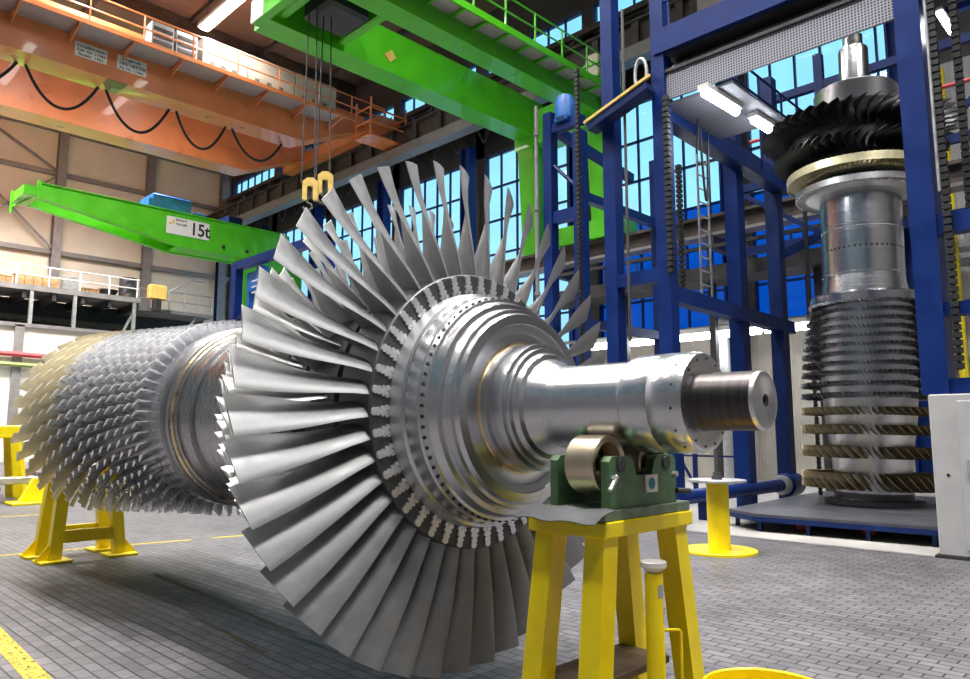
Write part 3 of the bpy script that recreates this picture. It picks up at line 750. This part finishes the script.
# crane runway on the window wall, lattice above and lower gantry rail
mb = MB()
mb.box(22.2, 22.9, Y0, Y1, 15.52, 15.6, 0); mb.box(22.45, 22.6, Y0, Y1, 15.6, 16.9, 1); mb.box(22.2, 22.9, Y0, Y1, 16.9, 17.0, 1)
mb.box(22.0, 22.1, Y0, Y1, 15.35, 15.85, 0)
mb.box(22.9, 23.9, Y0, Y1, 16.85, 16.95, 1)
for i, y_ in enumerate(lin(-8, 49, 32)):
    mb.beam((22.3, y_, 15.6), (22.3, y_, 16.9), .06, .3, 1)
    mb.beam((23.5, y_, 15.2), (23.5, y_ + 1.8, 18.3), .1, .12, 1); mb.beam((23.5, y_ + 1.8, 15.2), (23.5, y_, 18.3), .08, .1, 1)
mb.beam((23.5, Y0, 18.3), (23.5, Y1, 18.3), .2, .25, 1)
struct(mb, 'beam_crane_runway', ['lightsteel', 'brown_steel'], smooth=0)
mb = MB()
mb.box(21.5, 22.1, Y0, 40, 7.9, 8.0, 1); mb.box(21.72, 21.88, Y0, 40, 8.0, 8.5, 0); mb.box(21.5, 22.1, Y0, 40, 8.5, 8.6, 0)
for y_ in PIERS[:-1]: mb.box(21.5, 23.0, y_ - .12, y_ + .12, 7.5, 7.95, 0)
struct(mb, 'beam_gantry_rail', ['brown_steel', 'lightsteel'], smooth=0)

# painted floor lines
def line(name, p, q, w, label, m='yellow_line'):
    p = Vector((*p, 0)); q = Vector((*q, 0)); d = (q - p).normalized(); n_ = Vector((-d.y, d.x, 0)) * w / 2
    t = Vector((0, 0, .003))
    o = MB().loft([[p + n_, p - n_, q - n_, q + n_], [p + n_ + t, p - n_ + t, q - n_ + t, q + n_ + t]]).build(name, m, None, 0)
    tag(o, label, 'floor marking')
line('floor_line', (1.49, 5.0), (1.60, 7.45), .14, 'broad worn yellow floor line in the bottom left corner')
line('floor_line', (2.3, 11.42), (4.9, 11.0), .10, 'yellow floor line running past the feet of the far trestle')
line('floor_line', (5.2, 10.96), (6.1, 10.78), .10, 'short yellow floor line right of the far trestle under the rotor')
line('floor_line', (3.0, 16.6), (4.3, 16.4), .10, 'thin yellow floor line beyond the far trestle at the left')
line('floor_line', (3.46, 8.76), (3.27, 5.34), .05, 'faint yellow floor line in the rotor shadow, the one closer to the rotor', 'faint_line')
line('floor_line', (2.96, 6.58), (2.83, 5.0), .05, 'faint yellow floor line in the rotor shadow, the one closer to the viewer', 'faint_line')

# ------------------------------------------------------------------ far trestle and things at the left
ft = thing('support_trestle', 'yellow trestle on square feet carrying the far end of the rotor', 'trestle', (3.25, 10.62, 0))
MB().bevbox(-.42, .42, -.32, .32, 1.22, 1.30, .006).build('top_plate', 'yellow', ft)
MB().prism([(-.3, 0), (.3, 0), (.3, .30), (.2, .30), (.12, .18), (0, .135), (-.12, .18), (-.2, .30), (-.3, .30)], (0, -.12, 1.30), (1, 0, 0), (0, 0, 1), (0, .24, 0)).build('saddle', 'green_block', ft)
for sx in (-1, 1):
    for sy in (-1, 1):
        mb = MB(); mb.beam((sx * .28, sy * .20, 1.24), (sx * .38, sy * .30, .03), .14, .14, up=(sx, 0, 0))
        mb.bevbox(sx * .39 - .18, sx * .39 + .18, sy * .30 - .18, sy * .30 + .18, 0, .035, .004)
        mb.prism([(0, 0), (.17, 0), (0, .2)], (sx * .43, sy * .30 - .01, .03), (sx, 0, 0), (0, 0, 1), (0, .02, 0))
        mb.build('leg', 'yellow', ft)
MB().beam((-.36, -.28, .30), (.36, -.28, .30), .09, .15).build('crossbar', 'yellow', ft)
MB().beam((-.36, .28, .30), (.36, .28, .30), .09, .15).build('crossbar', 'yellow', ft)
# further yellow stands
s2 = thing('support_trestle', 'yellow trestle standing far off at the left edge behind the compressor', 'trestle', (4.35, 21.0, 0))
MB().bevbox(-.9, .55, -.4, .4, 1.45, 1.75, .02).build('top_plate', 'yellow', s2)
for sx in (-.75, .40):
    for sy in (-.3, .3):
        mb = MB(); mb.beam((sx, sy, 1.5), (sx + (.18 if sx > 0 else -.15), sy * 1.5, .0), .2, .2); mb.build('leg', 'yellow', s2)
s3 = thing('floor_stand', 'low yellow steel foot on the floor behind the far compressor end', 'stand', (4.85, 19.0, 0))
MB().bevbox(-.55, .45, -.35, .35, 0, .06, .01).build('base_plate', 'yellow', s3)
MB().prism([(-.35, 0), (.3, 0), (.15, .45), (.2, .5), (-.1, .5), (-.2, .3)], (0, -.1, .06), (1, 0, 0), (0, 0, 1), (0, .2, 0)).build('rib', 'yellow', s3)
tb = thing('work_table', 'long grey steel table at the left edge below the compressor', 'table', (4.6, 19.8, 0))
MB().bevbox(-1.6, .45, -.3, .3, .42, .56, .01).build('table_top', 'galv', tb)
for sx in (-1.5, .35):
    MB().beam((sx, 0, 0), (sx, 0, .44), .08, .4).build('leg', 'dark', tb)
for i, (x, y_, lab) in enumerate([(4.3, 22.4, 'loaded grey pallet with red base at the left edge of the floor'), (5.75, 22.9, 'loaded pallet on a red trolley beside the low yellow foot')]):
    p = thing('loaded_pallet', lab, 'pallet', (x, y_, 0))
    MB().box(-.5, .5, -.4, .4, .12, .20).build('deck', 'red', p)
    for sx in (-.42, 0, .42): MB().box(sx - .06, sx + .06, -.4, .4, 0, .12).build('bearer', 'slatgrey', p)
    mb = MB()
    for k in range(5):
        xx = -.42 + .19 * k; mb.bevbox(xx, xx + .16, -.3, .3, .20, .34 + .1 * (k % 3), .01)
    mb.build('load', ['galv', 'slatgrey'][i], p)

# partition under the gallery
mb = MB(); mb.box(3, 15.4, 46.1, 46.3, 0, 7.45)
pt = struct(mb, 'wall_partition', 'white_wall', smooth=0)
mb = MB()
for x in (4.7, 10.3, 15.4): mb.box(x - .22, x + .22, 45.95, 46.1, 0, 7.45)
mb.box(3, 15.6, 45.95, 46.1, 7.35, 7.55)
struct(mb, 'trim_3', 'lightsteel', smooth=0)
mb = MB(); mb.tube([(3, 45.9, 5.95), (13.0, 45.9, 5.75)], .14, 8)
tag(mb.build('wall_pipe', 'red'), 'red horizontal pipe along the white partition at the left', 'pipe')
mb = MB(); mb.tube([(3, 45.9, 5.35), (12.0, 45.9, 5.2)], .12, 8)
tag(mb.build('wall_pipe', 'olive'), 'green horizontal pipe below the red one on the white partition', 'pipe')
# gallery
ga = thing('gallery', 'grey steel gallery with white railing along the far end wall', 'gallery', (12, 47, 0))
AO = (12, 47, 0)
rel(MB().box(2, 16.6, 46.1, 49.4, 9.45, 9.75), 'deck', 'lightsteel', ga, AO)
mb = MB()
for x in lin(3, 16.4, 10): mb.beam((x, 46.2, 9.2), (x, 49.3, 9.2), .2, .4)
rel(mb, 'joists', 'dark', ga, AO)
for x in (6.0, 8.6, 10.8, 13.0, 16.3): rel(MB().box(x - .09, x + .09, 46.12, 46.3, 7.45 if x < 15 else 0, 9.45), 'post', 'galv', ga, AO)
mb = MB()
for z in (10.3, 10.85): mb.tube([(2, 46.15, z), (16.5, 46.15, z)], .045, 6)
for x in lin(2, 16.4, 10): mb.tube([(x, 46.15, 9.75), (x, 46.15, 10.85)], .05, 6)
rel(mb, 'railing', 'white', ga, AO)
rel(MB().box(3, 22, 49.2, 49.3, 7.5, 9.4), 'shade_panel', 'dark', ga, AO)  # dark sheet stands in for the shade of the recess under the deck
rel(MB().box(2, 17, 48.2, 49.3, 8.0, 8.3), 'shelf_beam', 'brown_steel', ga, AO)
# landing and stair to the right
rel(MB().box(16.6, 21.5, 46.6, 49.2, 9.1, 9.3), 'landing', 'lightsteel', ga, AO)
mb = MB()
for z in (9.9, 10.5): mb.tube([(16.6, 46.65, z), (21.4, 46.65, z)], .04, 6)
for x in lin(16.7, 21.4, 6): mb.tube([(x, 46.65, 9.3), (x, 46.65, 10.5)], .045, 6)
for a in (0, .9): mb.tube([(18.3, 47 + a, 10.3), (20.4, 47 + a, 11.7), (21.4, 47 + a, 11.7)], .05, 6)
rel(mb, 'stair_rail', 'galv', ga, AO)
mb = MB(); mb.beam((16.4, 46.6, 8.9), (15.4, 46.6, 6.6), .12, .12); mb.beam((20.4, 46.8, 9.0), (18.6, 46.8, 6.4), .12, .12)
mb.box(16.6, 20.8, 46.6, 46.8, 7.0, 7.3)
rel(mb, 'braces', 'galv', ga, AO)
# stored things on the gallery
for nm, x, w, hh, m, lab, cat in (
    ('wooden_crate', 9.2, .75, .5, 'crate', 'wooden crate on the gallery at the far left', 'crate'),
    ('wooden_crate', 11.2, 1.1, .75, 'crate', 'wide wooden crate on the gallery left of the wall column', 'crate'),
    ('wooden_crate', 13.98, .5, .35, 'crate', 'flat wooden crate on the gallery right of the wall column', 'crate')):
    mb = MB(); z0 = 9.75
    mb.box(-w + .05, w - .05, -.35, .35, .08, hh - .04)
    for k in range(5):
        xx = -w + 2 * w * k / 5; mb.box(xx, xx + 2 * w / 5 - .03, -.42, -.35, .06, hh)
    mb.box(-w, w, -.45, .45, hh - .06, hh); mb.box(-w, w, -.45, -.3, 0, .08); mb.box(-w, w, .3, .45, 0, .08)
    tag(mb.build(nm, m, None, 0, (x, 47.2, z0)), lab, cat)
tag(MB().lathe([(0, .2), (.04, .35), (.42, .58), (.5, .62), (.5, .56), (.1, .3), (.1, .001)], 'z', n=32).build('steel_bowl', 'dark', None, 35, (15.15, 47.6, 9.75)), 'dark round bowl on the gallery beside the steel drum', 'bowl')
tag(MB().lathe([(0, .5), (.05, .53), (.06, .5), (.5, .5), (.52, .53), (.56, .5), (1.2, .5), (1.22, .53), (1.25, .5), (1.25, .46), (1.18, .46), (1.18, .001)], 'z', n=32).build('steel_drum', 'rim', None, 35, (16.05, 46.75, 9.75)), 'grey steel drum standing at the right end of the gallery', 'drum')
tag(MB().bevbox(-.45, .45, -.4, .4, 0, .95, .05).build('grey_crate', 'galv', None, 35, (12.95, 47.3, 9.75)), 'small grey crate on the gallery beside the wall column', 'crate')
mb = thing('chain_hoist', 'small yellow hoist at the end of the gallery above the compressor', 'hoist', (17.5, 45.9, 9.75))
MB().bevbox(-.55, .55, -.25, .25, 0, .9, .06).build('housing', 'hookyel', mb)
MB().bevbox(-.2, .2, -.28, .28, -.75, .0, .03).build('motor', 'dark', mb)
MB().beam((0, 0, .5), (0, 1.0, .3), .25, .25).build('arm', 'lightsteel', mb)

# ------------------------------------------------------------------ wall crane marked 15t
jb = thing('wall_crane', 'green twin-girder wall crane with a 15t sign at the left', 'crane', (20, 39.5, 8.3))
JO = (20, 39.5, 8.3)
def girder(y0, y1):
    poly = [(8.9, 13.15), (8.9, 12.45), (9.4, 12.38), (15.6, 11.35), (21.6, 11.35), (21.6, 13.15)]
    mb = MB().prism(poly, (0, y0, 0), (1, 0, 0), (0, 0, 1), (0, y1 - y0, 0))
    mb.box(8.9, 21.6, y0 - .08, y1 + .08, 13.15, 13.2)
    return mb
rel(girder(38, 38.35), 'girder', 'green', jb, JO)
rel(girder(39.7, 40.0), 'girder', 'green', jb, JO)
rel(MB().box(8.2, 8.9, 37.9, 40.05, 12.5, 12.95), 'end_tie', 'green', jb, JO)
mb = MB(); mb.box(8.75, 8.85, 37.85, 37.95, 12.0, 13.3); mb.box(8.15, 8.25, 39.85, 40.05, 12.0, 13.1); mb.beam((8.2, 39.95, 12.3), (8.8, 37.9, 12.6), .08, .08)
rel(mb, 'end_stop', 'green', jb, JO)
rel(MB().box(15.6, 21.6, 38.35, 39.7, 11.4, 11.5), 'bottom_plate', 'green', jb, JO)
mb = MB(); mb.prism([(19.2, 11.35), (19.2, 8.6), (19.7, 8.3), (22.0, 8.3), (22.0, 13.15), (20, 13.15)], (0, 38.06, 0), (1, 0, 0), (0, 0, 1), (0, 1.2, 0))
mb.box(19.7, 22.2, 39.2, 40.6, 8.3, 12.9); mb.box(21.9, 23.0, 38.2, 40.5, 8.6, 12.6)
rel(mb, 'column', 'green', jb, JO)
mb = MB(); mb.bevbox(14.2, 16.3, 38.6, 40.4, 13.2, 14.15, .06); mb.box(14.0, 14.3, 38.5, 40.4, 13.2, 13.8); mb.bevbox(16.5, 17.2, 38.7, 39.6, 13.2, 13.6, .05)
rel(mb, 'hoist_trolley', 'blue_bright', jb, JO)['label'] = 'blue hoist trolley on top'
rel(MB().bevbox(18.6, 19.5, 39, 40.4, 13.2, 13.95, .05), 'drive_box', 'blue_deep', jb, JO)
sg = rel(MB().box(14.75, 17.05, 37.955, 37.985, 11.95, 12.87), 'load_sign', 'paper', jb, JO)
def sign_text(body, size, x, y_, z, parent, off, m='ink', width=None):
    return text(body, size, (x - off[0], y_ - off[1], z - off[2]), (PI/2, 0, 0), m, parent, width=width)
sign_text('15t', .95, 16.0, 37.952, 12.09, sg, JO, width=.96)
sign_text('BRIGHT', .17, 15.22, 37.952, 12.68, sg, JO, width=.62)
sign_text('TRAGER', .17, 15.22, 37.952, 12.46, sg, JO, width=.62)
mb = MB(); mb.box(15.05, 15.15, 37.945, 37.955, 12.52, 12.72); mb.box(14.87, 15.01, 37.945, 37.955, 12.44, 12.54)
rel(mb, 'sign_mark', 'logo_yellow', sg, JO)
mb = MB()
for x in (17.9, 19.3, 20.4): mb.lathe([(37.9, .09), (38.0, .09)], 'y', c=(x, 0, 11.75), n=10)
rel(mb, 'bolts', 'dark', jb, JO)

# blue portal at left
bp_ = thing('blue_portal', 'blue portal frame with a control box, left of the fan blades', 'portal frame', (9, 17, 0))
BO = (9, 17, 0)
rel(MB().box(8.9, 9.12, 18.1, 18.35, 0, 6.05), 'post', 'blue', bp_, BO)
rel(MB().box(8.9, 9.12, 13.75, 14.0, 0, 6.05), 'post', 'blue', bp_, BO)
rel(MB().beam((9.01, 18.35, 6.0), (9.01, 13.75, 6.0), .2, .22), 'top_beam', 'blue', bp_, BO)
rel(MB().beam((9.01, 18.3, 4.6), (9.01, 13.9, 4.6), .12, .12), 'rail', 'blue_deep', bp_, BO)
mb = MB(); mb.box(9.05, 9.2, 17.2, 17.75, 5.25, 5.75); mb.box(9.05, 9.2, 17.22, 17.3, 4.65, 5.3); mb.box(9.05, 9.2, 17.6, 17.7, 4.65, 5.3)
mb.box(9.0, 9.25, 16.95, 17.15, 4.7, 5.85)
rel(mb, 'control_box', 'blue_bright', bp_, BO)
mb = MB()
for z in (5.15, 5.3, 5.45): mb.tube([(8.95, 17.25, z), (8.95, 16.8, z)], .02, 6)
rel(mb, 'handles', 'white', bp_, BO)

# ------------------------------------------------------------------ orange bridge crane
oc = thing('bridge_crane', 'orange double-girder bridge crane high across the hall at the upper left', 'crane', (10, 33, 15.6))
OO = (10, 33, 15.6)
def og(y0, y1, zt):
    poly = [(-7, 15.66), (18.0, 15.66), (21.6, 17.3), (21.6, zt), (-7, zt)]
    return MB().prism(poly, (0, y0, 0), (1, 0, 0), (0, 0, 1), (0, y1 - y0, 0))
rel(og(30.2, 31.5, 18.0), 'girder', 'orange', oc, OO)
rel(og(36.0, 37.3, 18.3), 'girder', 'orange', oc, OO)
rel(MB().box(21.6, 22.9, 28.8, 38.4, 17.02, 17.7), 'end_carriage', 'orange', oc, OO)
rel(MB().box(-7, 19.6, 28.95, 30.2, 16.98, 17.06), 'walkway', 'grating', oc, OO)
mb = MB()
for x in lin(-6, 21.3, 15):
    mb.beam((x, 30.2, 16.93), (x, 28.9, 16.93), .09, .12); mb.beam((x, 28.95, 16.88), (x, 30.2, 16.6), .06, .08)
mb.box(-7, 21.9, 28.88, 28.95, 16.92, 17.10)
rel(mb, 'bracket', 'orange', oc, OO)
mb = MB()
for z in (17.6, 18.15): mb.tube([(-7, 28.92, z), (21.9, 28.92, z)], .035, 6)
for x in lin(-6, 21.9, 15): mb.tube([(x, 28.92, 17.1), (x, 28.92, 18.15)], .035, 6)
rel(mb, 'railing', 'orange', oc, OO)
# cabinets along the walkway
for x0, x1, m in ((12.5, 14.6, 'cabinet'), (14.6, 17.0, 'cabinet'), (17.0, 19.3, 'cabinet')):
    c_ = rel(MB().bevbox(x0 + .02, x1 - .02, 29.35, 30.1, 17.06, 18.5, .02), 'cabinet', m, oc, OO)
    for k in range(3):
        xx = x0 + .35 + k * (x1 - x0 - .6) / 3; rel(MB().box(xx, xx + .22, 29.33, 29.36, 17.3, 17.48), 'vent', 'slatgrey', c_, OO)
for x0 in (10.4, 11.4):
    c_ = rel(MB().box(x0, x0 + .9, 29.4, 30.1, 17.06, 18.35), 'resistor_rack', 'galv', oc, OO)
    mb = MB()
    for k in range(4): mb.box(x0 + .06, x0 + .84, 29.37, 29.41, 17.16 + .28 * k, 17.31 + .28 * k)
    rel(mb, 'slots', 'dark', c_, OO)
# service cage at the right end
mb = MB()
for x in (20.4, 22.6):
    for y_ in (28.0, 29.2): mb.tube([(x, y_, 16.1), (x, y_, 18.0)], .05, 6)
for z in (16.1, 16.8, 17.5):
    mb.tube([(20.4, 28, z), (22.6, 28, z), (22.6, 29.2, z)], .05, 6); mb.tube([(20.4, 28, z), (20.4, 29.2, z)], .05, 6)
mb.box(20.4, 22.6, 28.0, 29.2, 16.05, 16.12)
rel(mb, 'service_cage', 'orange', oc, OO)
# festoon cables under the near girder
for xa, xb, d in ((3.9, 6.2, 1.15), (6.5, 9.1, 1.35), (9.4, 12.0, 1.45), (12.3, 14.6, 1.4), (14.9, 17.5, 1.2), (2.0, 3.7, 1.2)):
    mb = MB(); mb.tube([(xa + (xb - xa) * t, 31.3 + .03 * math.sin(9 * t), 15.66 - d * 4 * t * (1 - t)) for t in lin(0, 1, 20)], .06, 8)
    rel(mb, 'festoon_cable', 'black', oc, OO)
rel(MB().prism([(9.1, 15.66), (9.9, 15.66), (9.6, 15.35), (9.3, 15.35)], (0, 30.25, 0), (1, 0, 0), (0, 0, 1), (0, .5, 0)), 'lamp_bracket', 'olive', oc, OO)
p1 = rel(MB().box(7.85, 9.02, 30.16, 30.2, 16.17, 16.75), 'name_plate', 'paper', oc, OO)
sign_text('KULISSEN KRAN', .16, 7.92, 30.158, 16.56, p1, OO, width=1.03)
sign_text('Fabr. Nr. 11984', .14, 7.92, 30.158, 16.39, p1, OO, width=1.03)
sign_text('Baujahr  1962', .14, 7.98, 30.158, 16.23, p1, OO, width=.9)
p2 = rel(MB().box(9.40, 10.55, 30.16, 30.2, 16.19, 16.80), 'load_plate', 'paper', oc, OO)
sign_text('Tragkraft', .15, 9.58, 30.158, 16.63, p2, OO, width=.75)
sign_text('160/160/20t', .22, 9.46, 30.158, 16.41, p2, OO, width=1.03)
sign_text('Fa. Nr. 11984', .13, 9.52, 30.158, 16.24, p2, OO, width=.9)

# ------------------------------------------------------------------ green semi-gantry crane
gc = thing('gantry_crane', 'bright green gantry crane with walkway at the top centre', 'crane', (16, 17, 8.6))
KO = (16, 17, 8.6)
rel(MB().prism([(9.7, 13.42), (21.9, 13.42), (21.9, 14.9), (9.7, 14.9)], (0, 18.3, 0), (1, 0, 0), (0, 0, 1), (0, .9, 0)), 'girder', 'green', gc, KO)
rel(MB().prism([(9.7, 13.30), (21.9, 13.30), (21.9, 14.3), (9.7, 14.3)], (0, 15.0, 0), (1, 0, 0), (0, 0, 1), (0, .75, 0)), 'girder', 'green', gc, KO)
mb = MB(); mb.box(9.45, 9.7, 14.9, 18.9, 13.42, 14.4); rel(mb, 'end_beam', 'green', gc, KO)
rel(MB().box(9.42, 9.45, 18.2, 18.9, 13.42, 14.1), 'white_end_plate', 'white', gc, KO)
mb = MB()
for y0, y1 in ((18.35, 19.15), (15.0, 15.7)):
    mb.prism([(21.3, 13.5), (22.3, 13.5), (22.2, 8.62), (21.6, 8.62)], (0, y0, 0), (1, 0, 0), (0, 0, 1), (0, y1 - y0, 0))
    o = rel(mb, 'leg', 'green', gc, KO); mb = MB()
rel(MB().box(21.3, 22.3, 14.2, 17.2, 8.62, 9.3), 'end_carriage', 'green', gc, KO)
rel(MB().box(21.3, 22.3, 14.9, 19.3, 13.0, 14.4), 'head_beam', 'green', gc, KO)
mb = MB(); mb.box(9.9, 12.3, 15.75, 18.3, 14.3, 14.7); mb.bevbox(9.9, 10.2, 15.75, 18.3, 13.6, 14.3, .05); mb.bevbox(12.0, 12.3, 15.75, 18.3, 13.6, 14.3, .05)
tl = rel(mb, 'trolley', 'green', gc, KO)
rel(MB().bevbox(10.4, 11.8, 16.3, 17.7, 13.4, 14.3, .1), 'rope_drum', 'dark', tl, KO)
rel(MB().box(9.7, 22.4, 14.37, 15.0, 13.88, 13.94), 'walkway', 'grating', gc, KO)
mb = MB(); mb.box(9.7, 22.4, 14.30, 14.37, 13.80, 14.02)
for x in lin(9.9, 22.3, 14): mb.beam((x, 14.32, 13.82), (x, 15.0, 13.82), .08, .1)
rel(mb, 'walkway_edge', 'green', gc, KO)
mb = MB()
for z in (14.5, 15.0): mb.tube([(9.7, 14.34, z), (21, 14.34, z)], .03, 6)
for x in lin(9.9, 21, 9): mb.tube([(x, 14.34, 13.95), (x, 14.34, 15.0)], .035, 6)
rel(mb, 'railing', 'green', gc, KO)
c_ = rel(MB().bevbox(20.4, 21.9, 14.45, 15.0, 13.98, 15.15, .03), 'cabinet', 'cabinet', gc, KO)
for z in (14.2, 14.7): rel(MB().box(20.35, 21.95, 14.4, 15.05, z, z + .1), 'band', 'green', c_, KO)
rel(MB().prism([(13.8, 13.95), (14.1, 14.2), (14.3, 13.98), (14.05, 13.75)], (0, 18.25, 0), (1, 0, 0), (0, 0, 1), (0, .05, 0)), 'warning_mark', 'hookyel', gc, KO)
# hook blocks hung from its trolley
for i, (x, y_, z) in enumerate(((10.33, 17.0, 7.95), (10.8, 17.0, 8.25))):
    hk = thing('hook_block', ('yellow crane hook block, the lower left one of the hanging pair', 'yellow crane hook block, the upper right one of the hanging pair')[i], 'hook block', (x, y_, z)); hk.scale = (.8, .8, .8)
    mb = MB(); mb.prism([(-.26, -.1), (-.26, .55), (-.1, .68), (.1, .68), (.26, .55), (.26, -.1), (.1, -.1), (.1, .38), (-.1, .38), (-.1, -.1)], (0, -.15, 0), (.75, -.66, 0), (0, 0, 1), (.13, .15, 0))
    mb.build('housing', 'hookyel', hk)
    MB().box(-.09, .09, -.06, .1, .02, .5).build('sheave', 'dark', hk)
    mb = MB(); mb.tube([(0, 0, -.02), (0, 0, -.18), (.1, -.09, -.24), (.13, -.12, -.36), (.04, -.04, -.46), (-.07, .06, -.42), (-.1, .09, -.33)], .045, 8); mb.build('hook', 'rim', hk)
    for dx in (-.17, .17):
        MB().tube([(dx, -dx * .9, .5), (dx * .6, -dx * .5, (13.5 - z) / .8)], .025, 6).build('rope', 'rope', hk)

# ------------------------------------------------------------------ lamps
def lamp_light(name, loc, sx, sy, power, rot=(0, 0, 0), col=(1, .97, .93), parent=None, spread=180):
    l = bpy.data.lights.new(name, 'AREA'); l.shape = 'RECTANGLE'; l.size = sx; l.size_y = sy; l.energy = power; l.color = col; l.spread = R(spread)
    o = bpy.data.objects.new(name, l); COL.objects.link(o); o.location = loc; o.rotation_euler = rot
    if parent: o.parent = parent
    return o
HALL = []
for x in (-5.0, 3.2, 8.2, 13.4):
    for y_ in (-7, 2, 11, 20, 29.6, 40):
        HALL.append((x, y_))
for x, y_ in HALL:
    seen = (x == 13.4 and y_ == 29.6)
    t = thing('ceiling_lamp', 'long bright fluorescent lamp under the ceiling above the orange crane' if seen else 'ceiling strip lamp out of view high above the hall floor', 'lamp', (x, y_, 20), None if seen else 'ceiling lamps above the picture')
    MB().box(-.28, .28, -1.9, 1.9, .06, .22).build('housing', 'white', t, 0)
    MB().box(-.2, .2, -1.85, 1.85, 0, .06).build('tube', 'lamp_hall', t, 0)
    mb = MB()
    for q in (-1.5, 1.5): mb.tube([(0, q, .2), (0, q, 1.6)], .02, 6)
    mb.build('hanger', 'dark', t, 0)
    lamp_light('hall_light', (0, 0, -.03), .5, 3.8, {-5.0: 340, 3.2: 1050, 8.2: 500, 13.4: 500}[x] * (3.6 if y_ > 35 else 2.0 if y_ > 25 else 1), parent=t, spread=125)
def tubelamp(name, loc, rotz, length, label, power=0, m='lamp_cool', group=None, r=.06, cas='white'):
    t = thing(name, label, 'lamp', loc, group, (0, 0, rotz))
    MB().tube([(-length/2, 0, 0), (length/2, 0, 0)], r, 10).build('tube', m, t)
    MB().box(-length/2 - .05, length/2 + .05, -r * 1.4, r * 1.4, r * .8, r * 2).build('housing', cas, t, 0)
    if power: lamp_light('lamp_glow', (0, 0, -r * 1.3), length, r * 2, power, col=(.93, .97, 1.), parent=t)
    return t
# tubes under the deck round the upright rotor
tubelamp('tube_lamp', (11.48, 5.56, 7.28), R(-2), 1.1, 'bright tube lamp under the blue platform, nearer the viewer', 12, r=.07)
tubelamp('tube_lamp', (12.88, 5.46, 7.28), R(-2), .6, 'shorter tube lamp under the blue platform, next to the dark fan', 12, r=.07)
tubelamp('tube_lamp', (12.15, 2.29, 7.68), 0, .7, 'tube lamp behind the right blue column near the top edge', 15, r=.04)
# row along the wall
for i, y_ in enumerate((8.0, 9.45, 10.9, 12.6, 14.4)):
    tubelamp('wall_tube_lamp', (20.0, y_, 4.45), PI/2, 1.3, 'tube lamp of the wall row, %s' % ('beside the upright rotor, rightmost of five', 'second from the upright rotor', 'middle one of the row', 'above the shaft end, second from the fan', 'leftmost, next to the fan blades')[i], 30, r=.11)
mb = MB(); mb.beam((20.0, 16.5, 4.68), (20.0, 7.0, 4.68), .1, .1)
for y_ in (7.2, 12, 16.3): mb.beam((20.0, y_, 0), (20.0, y_, 4.7), .1, .1)
tag(mb.build('lamp_rail', 'galv'), 'thin steel rail on posts carrying the row of wall tube lamps', 'rail')
# ------------------------------------------------------------------ small things at the right wall
dt = MB().lathe([(0, .16), (5.0, .16)], 'z', n=20); dt.lathe([(2.9, .19), (3.0, .19)], 'z', n=20)
tag(dt.build('silver_duct', 'galv', None, 35, (20.6, 10.2, 0)), 'upright silver duct behind the shaft end by the tube lamps', 'duct')
mb = MB()
for y_ in (14.6, 13.4, 12.2, 11.2, 10.2, 9.0): mb.beam((18.6, y_, 0), (18.6, y_, 1.9), .10, .10)
for z in (.95, 1.8): mb.beam((18.6, 14.6, z), (18.6, 9.0, z), .05, .05)
mb.beam((18.6, 11.2, 1.8), (18.6, 10.2, .1), .06, .06)
tag(mb.build('guard_fence', 'blue_deep'), 'low dark blue guard fence behind the yellow pedestal', 'fence')
mb = MB(); mb.tube([(23.4, 4.66, 0), (23.4, 4.66, 12)], .12, 10)
tag(mb.build('gas_pipe', 'pipe_yellow'), 'upright yellow pipe on the grey wall at the right edge', 'pipe')
mb = MB()
for z in (3.6, 5.2, 6.7): mb.beam((23.75, 5.4, z), (23.75, 2, z), .1, .14)
mb.tube([(23.7, 5.3, 1), (23.7, 5.3, 5.0), (23.7, 5.5, 5.2)], .09, 8)
tag(mb.build('wall_bracing', 'lightsteel'), 'grey rails and pipe on the wall behind the right blue column', 'bracing')
# drive frame between lower window and blue cage: dark ducts
mb = MB(); mb.box(19.0, 20.2, 6.2, 16, 5.9, 6.3); mb.beam((19.2, 16, 6.9), (19.2, 6.2, 6.9), .1, .1)
for y_ in (7, 10, 13, 15.8): mb.beam((19.6, y_, 0), (19.6, y_, 6.0), .18, .18)
for y_ in lin(6.3, 15.9, 9): mb.beam((19.2, y_, 6.3), (19.2, y_, 6.95), .05, .05)
tag(mb.build('cable_bridge', 'dark'), 'dark steel cable bridge between blue frame and windows', 'bridge')

# ------------------------------------------------------------------ world
w = bpy.data.worlds.new('sky'); S.world = w; w.use_nodes = True
N = w.node_tree.nodes; Lk = w.node_tree.links; bg = N['Background']
tc = N.new('ShaderNodeTexCoord'); sp = N.new('ShaderNodeSeparateXYZ'); cr = N.new('ShaderNodeValToRGB')
Lk.new(tc.outputs['Generated'], sp.inputs[0]); Lk.new(sp.outputs['Z'], cr.inputs[0])
e = cr.color_ramp.elements; e[0].position = .0; e[0].color = (.30, .55, .80, 1); e[1].position = .6; e[1].color = (.22, .62, .95, 1)
x = cr.color_ramp.elements.new(.25); x.color = (.34, .74, .98, 1)
Lk.new(cr.outputs[0], bg.inputs['Color']); bg.inputs['Strength'].default_value = 1.5

S.view_settings.view_transform = 'Standard'; S.view_settings.look = 'None'; S.view_settings.gamma = 1; S.view_settings.use_curve_mapping = False
S.view_settings.exposure = 0.2
S.cycles.max_bounces = 6; S.cycles.diffuse_bounces = 3; S.cycles.glossy_bounces = 4; S.cycles.transparent_max_bounces = 12
S.cycles.sample_clamp_indirect = 6.; S.cycles.caustics_reflective = False; S.cycles.caustics_refractive = False
try:
    S.cycles.use_denoising = True
except Exception: pass
